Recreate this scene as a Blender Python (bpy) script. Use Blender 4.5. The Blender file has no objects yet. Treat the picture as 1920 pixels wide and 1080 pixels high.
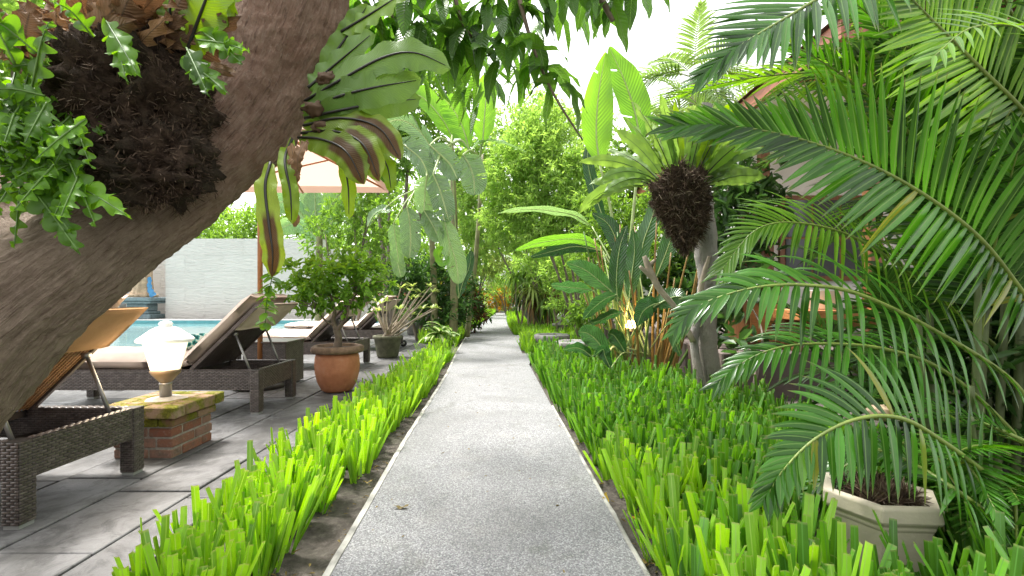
import bpy, bmesh, math, random
import numpy as np
from mathutils import Vector, Matrix, noise

random.seed(7)
rng = np.random.default_rng(7)
R = math.radians
PI = math.pi
scene = bpy.context.scene
col = scene.collection

# ------------------------------------------------------------------ camera
F, HR = 907.0, 555.0          # focal length in photo pixels (1920 wide), horizon row
cam_d = bpy.data.cameras.new('camera')
cam_d.sensor_width = 36.0
cam_d.lens = F / 1920 * 36
cam_d.shift_y = (HR - 540) / 1920
cam_d.clip_start = 0.05
cam_d.clip_end = 500
cam = bpy.data.objects.new('camera', cam_d)
cam.location = (0, 0, 1.0)
cam.rotation_euler = (R(90), 0, 0)
col.objects.link(cam)
scene.camera = cam

# ------------------------------------------------------------------ sky, sun, exposure
SUN = Vector((-0.30, 0.22, 0.93)).normalized()
world = bpy.data.worlds.new('World')
scene.world = world
world.use_nodes = True
wn, wl = world.node_tree.nodes, world.node_tree.links
wn.clear()
sky = wn.new('ShaderNodeTexSky')
sky.sky_type = 'NISHITA'
sky.sun_disc = False
sky.sun_elevation = math.asin(SUN.z)
sky.sun_rotation = math.atan2(SUN.x, SUN.y)
sky.air_density = 1.0
sky.dust_density = 4.0
sky.ozone_density = 1.0
hs = wn.new('ShaderNodeHueSaturation')
hs.inputs['Saturation'].default_value = 0.03       # overcast: white cloud
bg = wn.new('ShaderNodeBackground')
bg.inputs['Strength'].default_value = 0.115
wo = wn.new('ShaderNodeOutputWorld')
wl.new(sky.outputs[0], hs.inputs['Color'])
wl.new(hs.outputs[0], bg.inputs['Color'])
wl.new(bg.outputs[0], wo.inputs['Surface'])

sun_d = bpy.data.lights.new('sun', 'SUN')
sun_d.energy = 1.5
sun_d.angle = R(10)
sun_d.color = (1.0, 0.96, 0.9)
sun = bpy.data.objects.new('sun', sun_d)
sun.rotation_euler = SUN.to_track_quat('Z', 'Y').to_euler()
col.objects.link(sun)

vs = scene.view_settings
vs.view_transform = 'Standard'
vs.look = 'None'
vs.gamma = 1.0
vs.exposure = 2.2
scene.render.engine = 'CYCLES'
scene.cycles.max_bounces = 8
scene.cycles.diffuse_bounces = 3
scene.cycles.transmission_bounces = 5
scene.cycles.transparent_max_bounces = 6

# ------------------------------------------------------------------ helpers
def S(px, py, d):
    """a place seen at photo pixel px,py that stands d metres away"""
    return Vector(((px - 960) / F * d, d, 1.0 - (py - HR) / F * d))

def G(px, py, z=0.0):
    d = F * (1.0 - z) / (py - HR)
    return Vector(((px - 960) / F * d, d, z))

def tag(o, label=None, cat=None, group=None, kind=None):
    if label: o['label'] = label
    if cat: o['category'] = cat
    if group: o['group'] = group
    if kind: o['kind'] = kind
    return o

def empty(name, loc, label=None, cat=None, group=None):
    o = bpy.data.objects.new(name, None)
    o.location = loc
    o.empty_display_size = 0.1
    col.objects.link(o)
    return tag(o, label, cat, group)

def adopt(o, parent):
    if parent is None: return
    o.parent = parent
    if parent.type == 'EMPTY':
        o.matrix_parent_inverse = Matrix.Translation(-Vector(parent.location))

def mkobj(name, me, parent=None):
    o = bpy.data.objects.new(name, me)
    col.objects.link(o)
    adopt(o, parent)
    return o

def copy_tree(o, parent=None, loc=None, rz=None):
    c = o.copy()
    col.objects.link(c)
    if parent is not None:
        c.parent = parent
    if loc is not None: c.location = loc
    if rz is not None: c.rotation_euler[2] = rz
    for ch in o.children:
        copy_tree(ch, c)
    return c

class MB:
    """collects geometry; build() links it as ONE mesh object.  attr 'leaf' = (random, along, across)"""
    def __init__(s):
        s.v, s.f, s.a, s.m = [], [], [], []
    def add(s, vs_, fs_, attr=None, mi=0):
        b = len(s.v)
        s.v.extend([tuple(v) for v in vs_])
        s.f.extend([tuple(i + b for i in f) for f in fs_])
        s.a.extend(attr if attr is not None else [(0.5, 0.5, 0.0)] * len(vs_))
        s.m.extend([mi] * len(fs_))
    def mesh(s, name, mats, smooth=True):
        me = bpy.data.meshes.new(name)
        me.from_pydata(s.v, [], s.f)
        at = me.attributes.new('leaf', 'FLOAT_VECTOR', 'POINT')
        at.data.foreach_set('vector', np.array(s.a, dtype=np.float32).ravel())
        for m in (mats if isinstance(mats, (list, tuple)) else [mats]):
            me.materials.append(m)
        if len(me.materials) > 1:
            me.polygons.foreach_set('material_index', s.m)
        me.polygons.foreach_set('use_smooth', [smooth] * len(s.f))
        me.update()
        return me
    def build(s, name, mats, parent=None, smooth=True):
        return mkobj(name, s.mesh(name, mats, smooth), parent)
    # ---- shapes
    def box(s, lo, hi, bev=0.0, mi=0, M=None):
        x0, y0, z0 = lo; x1, y1, z1 = hi
        if bev <= 0:
            vs_ = [(x, y, z) for z in (z0, z1) for y in (y0, y1) for x in (x0, x1)]
            fs_ = [(0,2,3,1),(4,5,7,6),(0,1,5,4),(2,6,7,3),(0,4,6,2),(1,3,7,5)]
        else:
            vs_ = []
            xs, ys, zs = (x0, x1), (y0, y1), (z0, z1)
            ids = {}
            for i in (0, 1):
                for j in (0, 1):
                    for k in (0, 1):
                        sx, sy, sz = (1 - 2*i), (1 - 2*j), (1 - 2*k)
                        for ax in range(3):
                            p = [xs[i], ys[j], zs[k]]
                            for b_, sg in ((0, sx), (1, sy), (2, sz)):
                                if b_ != ax: p[b_] += sg * bev
                            # vertex lying on face normal to axis 'ax'
                            ids[(i, j, k, ax)] = len(vs_)
                            vs_.append(tuple(p))
            I = lambda i, j, k, a: ids[(i, j, k, a)]
            fs_ = []
            fs_.append([I(0,0,0,0), I(0,0,1,0), I(0,1,1,0), I(0,1,0,0)])
            fs_.append([I(1,0,0,0), I(1,1,0,0), I(1,1,1,0), I(1,0,1,0)])
            fs_.append([I(0,0,0,1), I(1,0,0,1), I(1,0,1,1), I(0,0,1,1)])
            fs_.append([I(0,1,0,1), I(0,1,1,1), I(1,1,1,1), I(1,1,0,1)])
            fs_.append([I(0,0,0,2), I(0,1,0,2), I(1,1,0,2), I(1,0,0,2)])
            fs_.append([I(0,0,1,2), I(1,0,1,2), I(1,1,1,2), I(0,1,1,2)])
            for i in (0, 1):
                for j in (0, 1):
                    fs_.append([I(i,j,0,0), I(i,j,1,0), I(i,j,1,1), I(i,j,0,1)])
            for i in (0, 1):
                for k in (0, 1):
                    fs_.append([I(i,0,k,0), I(i,1,k,0), I(i,1,k,2), I(i,0,k,2)])
            for j in (0, 1):
                for k in (0, 1):
                    fs_.append([I(0,j,k,1), I(1,j,k,1), I(1,j,k,2), I(0,j,k,2)])
            for i in (0, 1):
                for j in (0, 1):
                    for k in (0, 1):
                        fs_.append([I(i,j,k,0), I(i,j,k,1), I(i,j,k,2)])
        if M is not None:
            vs_ = [M @ Vector(v) for v in vs_]
        s.add(vs_, fs_, mi=mi)
    def tube(s, pts, rads, n=8, cap=True, mi=0, rnd=0.5):
        pts = [Vector(p) for p in pts]
        m = len(pts)
        if not isinstance(rads, (list, tuple)): rads = [rads] * m
        T0 = (pts[1] - pts[0]).normalized()
        up = Vector((0, 0, 1)) if abs(T0.z) < 0.9 else Vector((1, 0, 0))
        A = T0.cross(up).normalized()
        vs_, at = [], []
        for i in range(m):
            T = (pts[min(i + 1, m - 1)] - pts[max(i - 1, 0)]).normalized()
            A = (A - T * A.dot(T)).normalized()
            B = T.cross(A)
            for k in range(n):
                an = 2 * PI * k / n
                vs_.append(pts[i] + (A * math.cos(an) + B * math.sin(an)) * rads[i])
                at.append((rnd, i / (m - 1), 0.0))
        fs_ = []
        for i in range(m - 1):
            for k in range(n):
                k2 = (k + 1) % n
                fs_.append((i*n + k, i*n + k2, (i+1)*n + k2, (i+1)*n + k))
        if cap:
            fs_.append(tuple(range(n))[::-1])
            fs_.append(tuple((m-1)*n + k for k in range(n)))
        s.add(vs_, fs_, at, mi)
    def lathe(s, prof, c=(0, 0, 0), n=28, mi=0, close=True, lob=None):
        vs_, fs_ = [], []
        m = len(prof)
        for (r, z) in prof:
            for k in range(n):
                a = 2 * PI * k / n
                q = r * (lob(a, z) if lob else 1)
                vs_.append((c[0] + q * math.cos(a), c[1] + q * math.sin(a), c[2] + z))
        for i in range(m - 1):
            for k in range(n):
                k2 = (k + 1) % n
                fs_.append((i*n + k, i*n + k2, (i+1)*n + k2, (i+1)*n + k))
        if close:
            fs_.append(tuple(range(n))[::-1])
            fs_.append(tuple((m-1)*n + k for k in range(n)))
        s.add(vs_, fs_, mi=mi)

def catmull(P, n):
    P = [Vector(p) for p in P]
    Q = [P[0] * 2 - P[1]] + P + [P[-1] * 2 - P[-2]]
    out = []
    segs = len(P) - 1
    for i in range(n):
        u = i / (n - 1) * segs
        k = min(int(u), segs - 1)
        t = u - k
        a, b, c, d = Q[k], Q[k+1], Q[k+2], Q[k+3]
        out.append(0.5 * ((2*b) + (c - a)*t + (2*a - 5*b + 4*c - d)*t*t + (3*b - a - 3*c + d)*t*t*t))
    return out

def lerp_list(L, n):
    return [float(x) for x in np.interp(np.linspace(0, 1, n), np.linspace(0, 1, len(L)), L)]

def droop(p, d, L, g, n):
    """a spine that starts at p along d and sags by g"""
    p, d = Vector(p), Vector(d).normalized()
    out = [p.copy()]
    st = L / (n - 1)
    for i in range(n - 1):
        d = (d + Vector((0, 0, -g)) * st).normalized()
        p = p + d * st
        out.append(p.copy())
    return out

def frames(pts, side):
    """parallel-transported (tangent, side, normal) along pts"""
    m = len(pts)
    A = Vector(side)
    out = []
    for i in range(m):
        T = (pts[min(i + 1, m - 1)] - pts[max(i - 1, 0)]).normalized()
        A = A - T * A.dot(T)
        A = A.normalized() if A.length > 1e-5 else T.orthogonal().normalized()
        out.append((T, A, A.cross(T)))
    return out

def ribbon(mb, pts, side, half, fold=0.15, wave=0.0, wf=9.0, cols=1, rnd=None, mi=0, tears=None, ripple=0.0, ripf=60, cup=0.0, twist=0.0, skew=0.0):
    """leaf blade along pts; half = list/func of half width; cols = columns per side"""
    m = len(pts)
    fr = frames(pts, side)
    rnd = random.random() if rnd is None else rnd
    ph = random.random() * 6.28
    vs_, at, fs_ = [], [], []
    C = 2 * cols + 1
    for i in range(m):
        t = i / (m - 1)
        w = half(t) if callable(half) else half[i]
        T, A, N = fr[i]
        if twist:
            a = twist * t
            A, N = A * math.cos(a) + N * math.sin(a), N * math.cos(a) - A * math.sin(a)
        for c in range(C):
            u = (c - cols) / cols
            q = abs(u)
            off = N * (w * fold * q)
            off += N * (-cup * w * q * q)
            if wave: off += N * (wave * q * q * math.sin(wf * t * 6.28 + ph + (1.7 if u < 0 else 0)))
            if ripple: off += N * (ripple * q * (1.2 - q) * math.sin(ripf * (t - 0.16 * q) + ph))
            vs_.append(pts[i] + A * (u * w) - T * (skew * w * q) + off)
            at.append((rnd, t, u))
    for i in range(m - 1):
        for c in range(C - 1):
            if tears and (i, c) in tears: continue
            fs_.append((i*C + c, i*C + c + 1, (i+1)*C + c + 1, (i+1)*C + c))
    mb.add(vs_, fs_, at, mi)

# fast vectorised leaf scatter -------------------------------------------------
def leaf_cloud(cent, dirs, norms, L, W, fold=0.25, rnd=None):
    """arrays of leaves, each two folded quads; returns verts, quads, attr"""
    n = len(cent)
    d = dirs / (np.linalg.norm(dirs, axis=1, keepdims=True) + 1e-9)
    s_ = np.cross(d, norms)
    s_ /= (np.linalg.norm(s_, axis=1, keepdims=True) + 1e-9)
    nn = np.cross(s_, d)
    L = np.broadcast_to(L, (n,))[:, None]; W = np.broadcast_to(W, (n,))[:, None]
    tpl = [(0, 0, 0), (.28, -.42, 1), (.68, -.36, 1), (1, 0, 0), (.68, .36, 1), (.28, .42, 1)]
    V = np.empty((n, 6, 3)); A = np.empty((n, 6, 3))
    r = rng.random(n) if rnd is None else rnd
    for k, (x, y, z) in enumerate(tpl):
        V[:, k] = cent + d * L * x + s_ * W * y + nn * (W * fold * z - L * 0.22 * x * x)
        A[:, k, 0] = r; A[:, k, 1] = x; A[:, k, 2] = y * 2
    base = np.arange(n)[:, None] * 6
    q = np.concatenate([base + np.array([0, 1, 2, 3]), base + np.array([0, 3, 4, 5])], axis=1).reshape(-1, 4)
    return V.reshape(-1, 3), q, A.reshape(-1, 3)

def np_object(name, V, Q, A, mat, parent=None, smooth=False):
    me = bpy.data.meshes.new(name)
    nv, nq = len(V), len(Q)
    me.vertices.add(nv); me.vertices.foreach_set('co', V.astype(np.float32).ravel())
    me.loops.add(nq * 4); me.loops.foreach_set('vertex_index', Q.astype(np.int32).ravel())
    me.polygons.add(nq)
    me.polygons.foreach_set('loop_start', np.arange(nq, dtype=np.int32) * 4)
    at = me.attributes.new('leaf', 'FLOAT_VECTOR', 'POINT')
    at.data.foreach_set('vector', A.astype(np.float32).ravel())
    me.materials.append(mat)
    me.update(calc_edges=True)
    me.polygons.foreach_set('use_smooth', [smooth] * nq)
    o = mkobj(name, me, parent)
    o['kind'] = 'stuff'
    return o

def unit(n):
    d = rng.normal(size=(n, 3))
    return d / np.linalg.norm(d, axis=1, keepdims=True)

def blob_foliage(name, blobs, n, L, W, mat, parent, up=0.5, shell=0.55, twig=7, drop=0.0, spread=None):
    """leaves in small twig clusters spread through ellipsoid blobs [(x,y,z,rx,ry,rz)]"""
    vol = np.array([b[3]*b[4] + b[4]*b[5] for b in blobs]); vol = vol / vol.sum()
    nt = max(1, n // twig)
    which = rng.choice(len(blobs), nt, p=vol)
    B = np.array(blobs)[which]
    u = unit(nt)
    rad = shell + (1.08 - shell) * np.sqrt(rng.random(nt))
    # uneven outline
    rad *= 0.80 + 0.32 * np.sin(u[:, 0] * 5 + which * 2.1) * np.sin(u[:, 2] * 6 + which) + 0.12 * rng.normal(size=nt)
    tc = B[:, :3] + u * rad[:, None] * B[:, 3:]
    tdir = u * 0.8 + unit(nt) * 0.7 + np.array([0, 0, up - drop])
    tdir /= np.linalg.norm(tdir, axis=1, keepdims=True)
    k = np.repeat(np.arange(nt), twig)
    N = len(k)
    s_ = rng.random(N)
    sp = spread if spread else L * 1.7
    c = tc[k] + tdir[k] * (s_ * sp)[:, None] + rng.normal(size=(N, 3)) * L * 0.12
    d = tdir[k] * 0.6 + unit(N) * 0.8 + np.array([0, 0, -drop])
    nr = np.array([0, 0, 1.0]) + unit(N) * 0.65
    r = np.clip(np.repeat(rng.random(nt), twig) * 0.55 + rng.random(N) * 0.45, 0, 1)
    l = L * (0.65 + 0.6 * rng.random(N)); w = W * (0.7 + 0.5 * rng.random(N))
    V, Q, A = leaf_cloud(c, d, nr, l, w, rnd=r)
    return np_object(name, V, Q, A, mat, parent)

# ------------------------------------------------------------------ materials
class NT:
    def __init__(s, name):
        s.mat = bpy.data.materials.new(name)
        s.mat.use_nodes = True
        s.t = s.mat.node_tree
        s.t.nodes.clear()
        s.out = s.t.nodes.new('ShaderNodeOutputMaterial')
    def n(s, typ, **kw):
        nd = s.t.nodes.new('ShaderNode' + typ)
        for k, v in kw.items():
            if hasattr(nd, k) and k not in ('Scale',):
                setattr(nd, k, v)
        return nd
    def l(s, a, b):
        s.t.links.new(a, b)
    def val(s, sock, v):
        if hasattr(v, 'is_output') or isinstance(v, bpy.types.NodeSocket): s.l(v, sock)
        else: sock.default_value = v
    def coord(s, kind='Object', scale=(1, 1, 1)):
        tc = s.n('TexCoord'); mp = s.n('Mapping')
        s.l(tc.outputs[kind], mp.inputs[0]); mp.inputs['Scale'].default_value = scale
        return mp.outputs[0]
    def noise(s, co, scale, detail=4, rough=0.55, dist=0.0):
        n = s.n('TexNoise'); s.l(co, n.inputs['Vector'])
        n.inputs['Scale'].default_value = scale; n.inputs['Detail'].default_value = detail
        n.inputs['Roughness'].default_value = rough; n.inputs['Distortion'].default_value = dist
        return n.outputs['Fac']
    def voro(s, co, scale, feature='F1', out='Distance'):
        n = s.n('TexVoronoi'); n.feature = feature; s.l(co, n.inputs['Vector'])
        n.inputs['Scale'].default_value = scale
        return n.outputs[out]
    def ramp(s, fac, stops, interp='LINEAR'):
        r = s.n('ValToRGB'); s.l(fac, r.inputs[0]); cr = r.color_ramp; cr.interpolation = interp
        while len(cr.elements) < len(stops): cr.elements.new(0.5)
        for e, (p, c) in zip(cr.elements, stops):
            e.position = p
            e.color = (c, c, c, 1) if isinstance(c, (int, float)) else (*c, 1)
        return r.outputs[0]
    def mix(s, fac, a, b, mode='MIX'):
        m = s.n('Mix'); m.data_type = 'RGBA'; m.blend_type = mode
        s.val(m.inputs[0], fac)
        for sock, v in ((m.inputs[6], a), (m.inputs[7], b)):
            if isinstance(v, (tuple, list)): sock.default_value = (*v[:3], 1)
            else: s.l(v, sock)
        return m.outputs[2]
    def math(s, op, a, b=0.0, c=None):
        m = s.n('Math'); m.operation = op
        s.val(m.inputs[0], a); s.val(m.inputs[1], b)
        if c is not None: s.val(m.inputs[2], c)
        return m.outputs[0]
    def bump(s, h, strength=0.5, dist=0.01, normal=None):
        b = s.n('Bump'); s.l(h, b.inputs['Height'])
        b.inputs['Strength'].default_value = strength; b.inputs['Distance'].default_value = dist
        if normal is not None: s.l(normal, b.inputs['Normal'])
        return b.outputs[0]
    def pbr(s, color, rough=0.6, normal=None, spec=0.5, emit=None, es=0.0, metal=0.0, finish=True):
        p = s.n('BsdfPrincipled')
        if isinstance(color, (tuple, list)): p.inputs['Base Color'].default_value = (*color[:3], 1)
        else: s.l(color, p.inputs['Base Color'])
        s.val(p.inputs['Roughness'], rough)
        p.inputs['Specular IOR Level'].default_value = spec
        p.inputs['Metallic'].default_value = metal
        if normal is not None: s.l(normal, p.inputs['Normal'])
        if emit is not None:
            p.inputs['Emission Color'].default_value = (*emit, 1)
            p.inputs['Emission Strength'].default_value = es
        if finish: s.l(p.outputs[0], s.out.inputs[0])
        return p.outputs[0]

def plain(name, c, rough=0.6, var=0.15, scale=8, bump=0.0, bs=60, spec=0.5, metal=0.0):
    m = NT(name); co = m.coord()
    f = m.noise(co, scale, 5)
    cc = m.ramp(f, [(0.3, tuple(x * (1 - var) for x in c)), (0.7, tuple(min(1, x * (1 + var)) for x in c))])
    nrm = m.bump(m.noise(co, bs, 4), bump, 0.004) if bump else None
    m.pbr(cc, rough, nrm, spec, metal=metal)
    return m.mat

def leafmat(name, base, var=0.35, trans=None, tf=0.38, rough=0.42, rib=None, ribw=0.05, vein=0.0, vf=55, tip=None, warm=0.25, spec=0.45, spots=None, spore=None, sick=None):
    """living leaf: colour differs from leaf to leaf and blotches within it; thin, so light passes through"""
    m = NT(name)
    a = m.n('Attribute'); a.attribute_name = 'leaf'
    sx = m.n('SeparateXYZ'); m.l(a.outputs['Vector'], sx.inputs[0])
    rnd, v, u = sx.outputs
    co = m.coord()
    nz = m.noise(co, 14, 3)
    lo = tuple(x * (1 - var) for x in base)
    hi = (base[0] * (1 + var + warm), base[1] * (1 + var), base[2] * (1 + var * 0.5))
    f = m.math('ADD', m.math('MULTIPLY', rnd, 0.75), m.math('MULTIPLY', nz, 0.3))
    c = m.ramp(f, [(0.1, lo), (0.95, hi)])
    if sick: c = m.mix(m.ramp(rnd, [(0.982, 0.0), (0.99, 0.7)]), c, sick)
    if tip:
        c = m.mix(m.ramp(v, [(tip[1], 0.0), (tip[2], 1.0)]), c, tip[0])
    if spots:
        sp = m.ramp(m.noise(co, spots[1], 3), [(spots[2], 0.0), (spots[2] + 0.06, 1.0)])
        c = m.mix(sp, c, spots[0])
    au = m.math('ABSOLUTE', u)
    if spore:      # ripe spores cover the outer half of the blade, not its margin
        sv = m.math('MULTIPLY', m.ramp(v, [(spore[1], 0.0), (spore[1] + .07, 1.0)]), m.ramp(m.math('ADD', au, m.math('MULTIPLY', nz, .35)), [(0.62, 1.0), (0.82, 0.0)]))
        c = m.mix(sv, c, spore[0])
    nrm = None
    if vein:
        w = m.math('SINE', m.math('MULTIPLY', m.math('SUBTRACT', v, m.math('MULTIPLY', au, 0.13)), vf * 6.28))
        nrm = m.bump(w, vein, 0.01)
        c = m.mix(m.math('MULTIPLY', m.math('MULTIPLY_ADD', w, 0.5, 0.5), 0.08), c, tuple(min(1, x * 1.5) for x in base))
    if rib:
        c = m.mix(m.ramp(au, [(ribw * 0.6, 1.0), (ribw * 1.4, 0.0)]), c, rib)
    p = m.pbr(c, rough, nrm, spec, finish=False)
    t = m.n('BsdfTranslucent')
    tc = m.n('HueSaturation'); m.l(c, tc.inputs['Color'])
    tc.inputs['Hue'].default_value = 0.485; tc.inputs['Saturation'].default_value = 1.1; tc.inputs['Value'].default_value = 1.9 if trans is None else trans
    m.l(tc.outputs[0], t.inputs['Color'])
    if nrm is not None: m.l(nrm, t.inputs['Normal'])
    ms = m.n('MixShader'); ms.inputs[0].default_value = tf
    m.l(p, ms.inputs[1]); m.l(t.outputs[0], ms.inputs[2])
    m.l(ms.outputs[0], m.out.inputs[0])
    return m.mat

M = {}
M['lime'] = leafmat('strap_leaf_lime', (0.18, 0.40, 0.04), var=0.42, rib=(0.26, 0.42, 0.08), ribw=0.12, rough=0.32, tf=0.42, spec=.6, tip=((0.30, 0.34, 0.10), 0.975, 1.0))
M['strap'] = leafmat('strap_leaf_green', (0.08, 0.235, 0.028), var=0.5, rib=(0.10, 0.24, 0.05), ribw=0.12, rough=0.30, tf=0.4, spec=.6, tip=((0.20, 0.25, 0.08), 0.975, 1.0))
M['palm'] = leafmat('palm_leaflet_green', (0.036, 0.135, 0.016), var=0.7, rib=(0.10, 0.20, 0.04), ribw=0.12, rough=0.25, tf=0.34, spec=0.5, tip=((0.16, 0.15, 0.05), 0.88, 1.0), sick=(0.26, 0.22, 0.04))
M['palm_light'] = leafmat('palm_leaflet_light', (0.09, 0.23, 0.025), var=0.4, rib=(0.18, 0.28, 0.05), ribw=0.12, rough=0.28, tf=0.4, spec=.6)
M['palm_shade'] = leafmat('palm_leaflet_shade', (0.020, 0.068, 0.013), var=0.6, rib=(0.08, 0.15, 0.03), ribw=0.12, rough=0.28, tf=0.28)  # darker copy of palm; shade behind the front fronds is put into its colour
M['palm_far'] = leafmat('palm_leaflet_far', (0.11, 0.21, 0.06), var=0.35, rough=0.4, tf=0.35)
M['mango'] = leafmat('mango_leaf', (0.065, 0.17, 0.03), var=0.7, rib=(0.10, 0.18, 0.05), ribw=0.06, vein=0.25, vf=14, rough=0.3, tf=0.5, spec=0.55)
M['banana'] = leafmat('banana_leaf', (0.15, 0.29, 0.115), var=0.5, rib=(0.40, 0.48, 0.24), ribw=0.06, vein=0.4, vf=24, rough=0.26, tf=0.24, spec=0.9)
M['banana_lime'] = leafmat('young_banana_leaf', (0.13, 0.32, 0.045), var=0.25, rib=(0.30, 0.42, 0.10), ribw=0.05, vein=0.3, vf=26, rough=0.42, tf=0.5)
M['heli'] = leafmat('heliconia_leaf', (0.032, 0.105, 0.032), var=0.4, rib=(0.12, 0.22, 0.07), ribw=0.05, vein=0.5, vf=20, rough=0.25, tf=0.3, spec=0.8)
M['heli_light'] = leafmat('light_heliconia_leaf', (0.08, 0.22, 0.035), var=0.3, rib=(0.2, 0.3, 0.1), ribw=0.05, vein=0.5, vf=20, rough=0.34, tf=0.4)
M['ribpale'] = None
M['nest'] = leafmat('nest_fern_leaf', (0.14, 0.27, 0.06), var=0.3, vein=0.12, vf=45, rough=0.4, tf=0.42)
M['nest_lime'] = leafmat('nest_fern_lime', (0.16, 0.30, 0.025), var=0.3, vein=0.12, vf=45, rough=0.42, tf=0.45, spots=((0.28, 0.16, 0.03), 9, 0.70))
M['nest_spore'] = leafmat('nest_fern_sporing', (0.17, 0.28, 0.035), var=0.3, vein=0.15, vf=45, rough=0.5, tf=0.4, spore=((0.085, 0.036, 0.014), 0.40))
M['nest_brown'] = leafmat('nest_fern_spore_side', (0.075, 0.035, 0.012), var=0.3, vein=0.2, vf=60, rough=0.8, tf=0.1, warm=0.1)
M['oakfern'] = leafmat('lobed_fern_leaf', (0.10, 0.25, 0.03), var=0.5, rib=(0.10, 0.2, 0.05), ribw=0.06, rough=0.4, tf=0.45)
M['dead'] = leafmat('dry_leaf', (0.20, 0.115, 0.06), var=0.5, rib=(0.10, 0.06, 0.03), ribw=0.06, rough=0.75, tf=0.12, vein=0.3, vf=22, warm=0.0)
M['bushA'] = leafmat('feathery_bush_leaf', (0.22, 0.39, 0.10), var=0.42, rough=0.42, tf=0.45)
M['bushB'] = leafmat('shrub_leaf_mid', (0.135, 0.275, 0.05), var=0.5, rough=0.38, tf=0.4)
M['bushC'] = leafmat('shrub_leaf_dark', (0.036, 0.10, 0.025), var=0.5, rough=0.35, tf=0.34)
M['bushP'] = leafmat('pale_shrub_leaf', (0.24, 0.35, 0.11), var=0.4, rough=0.4, tf=0.4)
M['potleaf'] = leafmat('potted_tree_leaf', (0.13, 0.29, 0.04), var=0.45, rough=0.36, tf=0.42)
M['croton'] = leafmat('croton_yellow', (0.35, 0.22, 0.02), var=0.55, rough=0.35, tf=0.4, warm=0.1)
M['crotonr'] = leafmat('croton_dark', (0.09, 0.04, 0.022), var=0.5, rough=0.35, tf=0.25, warm=0.3)
M['dieff'] = leafmat('variegated_leaf', (0.07, 0.17, 0.03), var=0.3, rib=(0.40, 0.45, 0.24), ribw=0.34, rough=0.35, tf=0.4)
M['fallen'] = leafmat('fallen_leaf', (0.16, 0.12, 0.03), var=0.4, rib=(0.25, 0.2, 0.08), ribw=0.06, rough=0.6, tf=0.1, warm=0.1)
M['fallen_y'] = leafmat('fallen_leaf_yellow', (0.42, 0.30, 0.03), var=0.3, rough=0.6, tf=0.2, warm=0.05)
M['rachis'] = plain('frond_stalk', (0.16, 0.22, 0.04), 0.45, 0.25, 12)
M['cane'] = plain('palm_cane', (0.085, 0.115, 0.035), 0.5, 0.4, 6)
M['stalkg'] = plain('green_stalk', (0.10, 0.19, 0.035), 0.45, 0.3, 10)
M['stalko'] = plain('ochre_stalk', (0.24, 0.15, 0.04), 0.5, 0.35, 10)
M['ribpale'] = plain('pale_midrib', (0.33, 0.42, 0.17), 0.45, 0.2, 10)
M['midrib_dark'] = plain('dark_midrib', (0.015, 0.014, 0.010), 0.5)
M['stemb'] = plain('banana_stem', (0.20, 0.19, 0.09), 0.6, 0.4, 6, 0.3, 30)
M['twig'] = plain('twig_bark', (0.16, 0.12, 0.085), 0.8, 0.35, 12, 0.5, 80)
M['twigpale'] = plain('pale_twig_bark', (0.36, 0.30, 0.23), 0.8, 0.3, 12, 0.4, 80)
M['farbark'] = plain('far_bark', (0.17, 0.14, 0.11), 0.85, 0.35, 6)

def bark(name, low, high, dark, pale, sc=1.0, dk=1.0):
    """low / high = bark colour near the root and higher up; dark = algae stains; pale = lichen and worn ridges"""
    m = NT(name); co = m.coord()
    a = m.n('Attribute'); a.attribute_name = 'leaf'          # (random, along, around): fibres follow the trunk
    sx = m.n('SeparateXYZ'); m.l(a.outputs['Vector'], sx.inputs[0])
    mp = m.n('Mapping'); m.l(a.outputs['Vector'], mp.inputs[0]); mp.inputs['Scale'].default_value = (1, 34, 150)
    fib = m.noise(mp.outputs[0], 1.0, 8, 0.7, 0.5)
    n1 = m.noise(co, 2.6 * sc, 6, 0.62, 0.5); n2 = m.noise(co, 11 * sc, 8, 0.72, 0.4); fine = m.noise(co, 70 * sc, 8, 0.75)
    c = m.mix(m.ramp(sx.outputs[1], [(0.36, 0.0), (0.52, 1.0)]), low, high)
    c = m.mix(m.ramp(n2, [(0.36, 0.0), (0.68, 0.85)]), m.mix(0.28, c, dark), m.mix(0.45, c, pale))
    c = m.mix(m.ramp(n1, [(0.57, 0.0), (0.70, 0.6 * dk)]), c, dark)
    c = m.mix(m.ramp(fib, [(0.35, 0.85 * dk), (0.47, 0.0)]), c, dark)
    c = m.mix(m.ramp(fib, [(0.56, 0.0), (0.70, 0.6)]), c, pale)
    c = m.mix(m.ramp(fine, [(0.52, 0.0), (0.68, 0.6)]), c, pale)
    c = m.mix(m.ramp(fine, [(0.30, 0.6), (0.40, 0.0)]), c, dark)
    h = m.math('ADD', m.math('MULTIPLY', fib, 2.0), m.math('ADD', m.math('MULTIPLY', n2, 1.3), m.math('MULTIPLY', fine, 0.45)))
    m.pbr(c, 0.85, m.bump(h, 1.0, 0.045), 0.25)
    return m.mat
M['bark'] = bark('mango_bark', (0.50, 0.385, 0.285), (0.48, 0.285, 0.195), (0.13, 0.078, 0.052), (0.64, 0.50, 0.39), 1.0, 0.75)
M['barkpale'] = bark('pale_bark', (0.64, 0.56, 0.47), (0.74, 0.70, 0.65), (0.36, 0.30, 0.24), (0.80, 0.77, 0.72), 1.6, 0.4)


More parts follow.
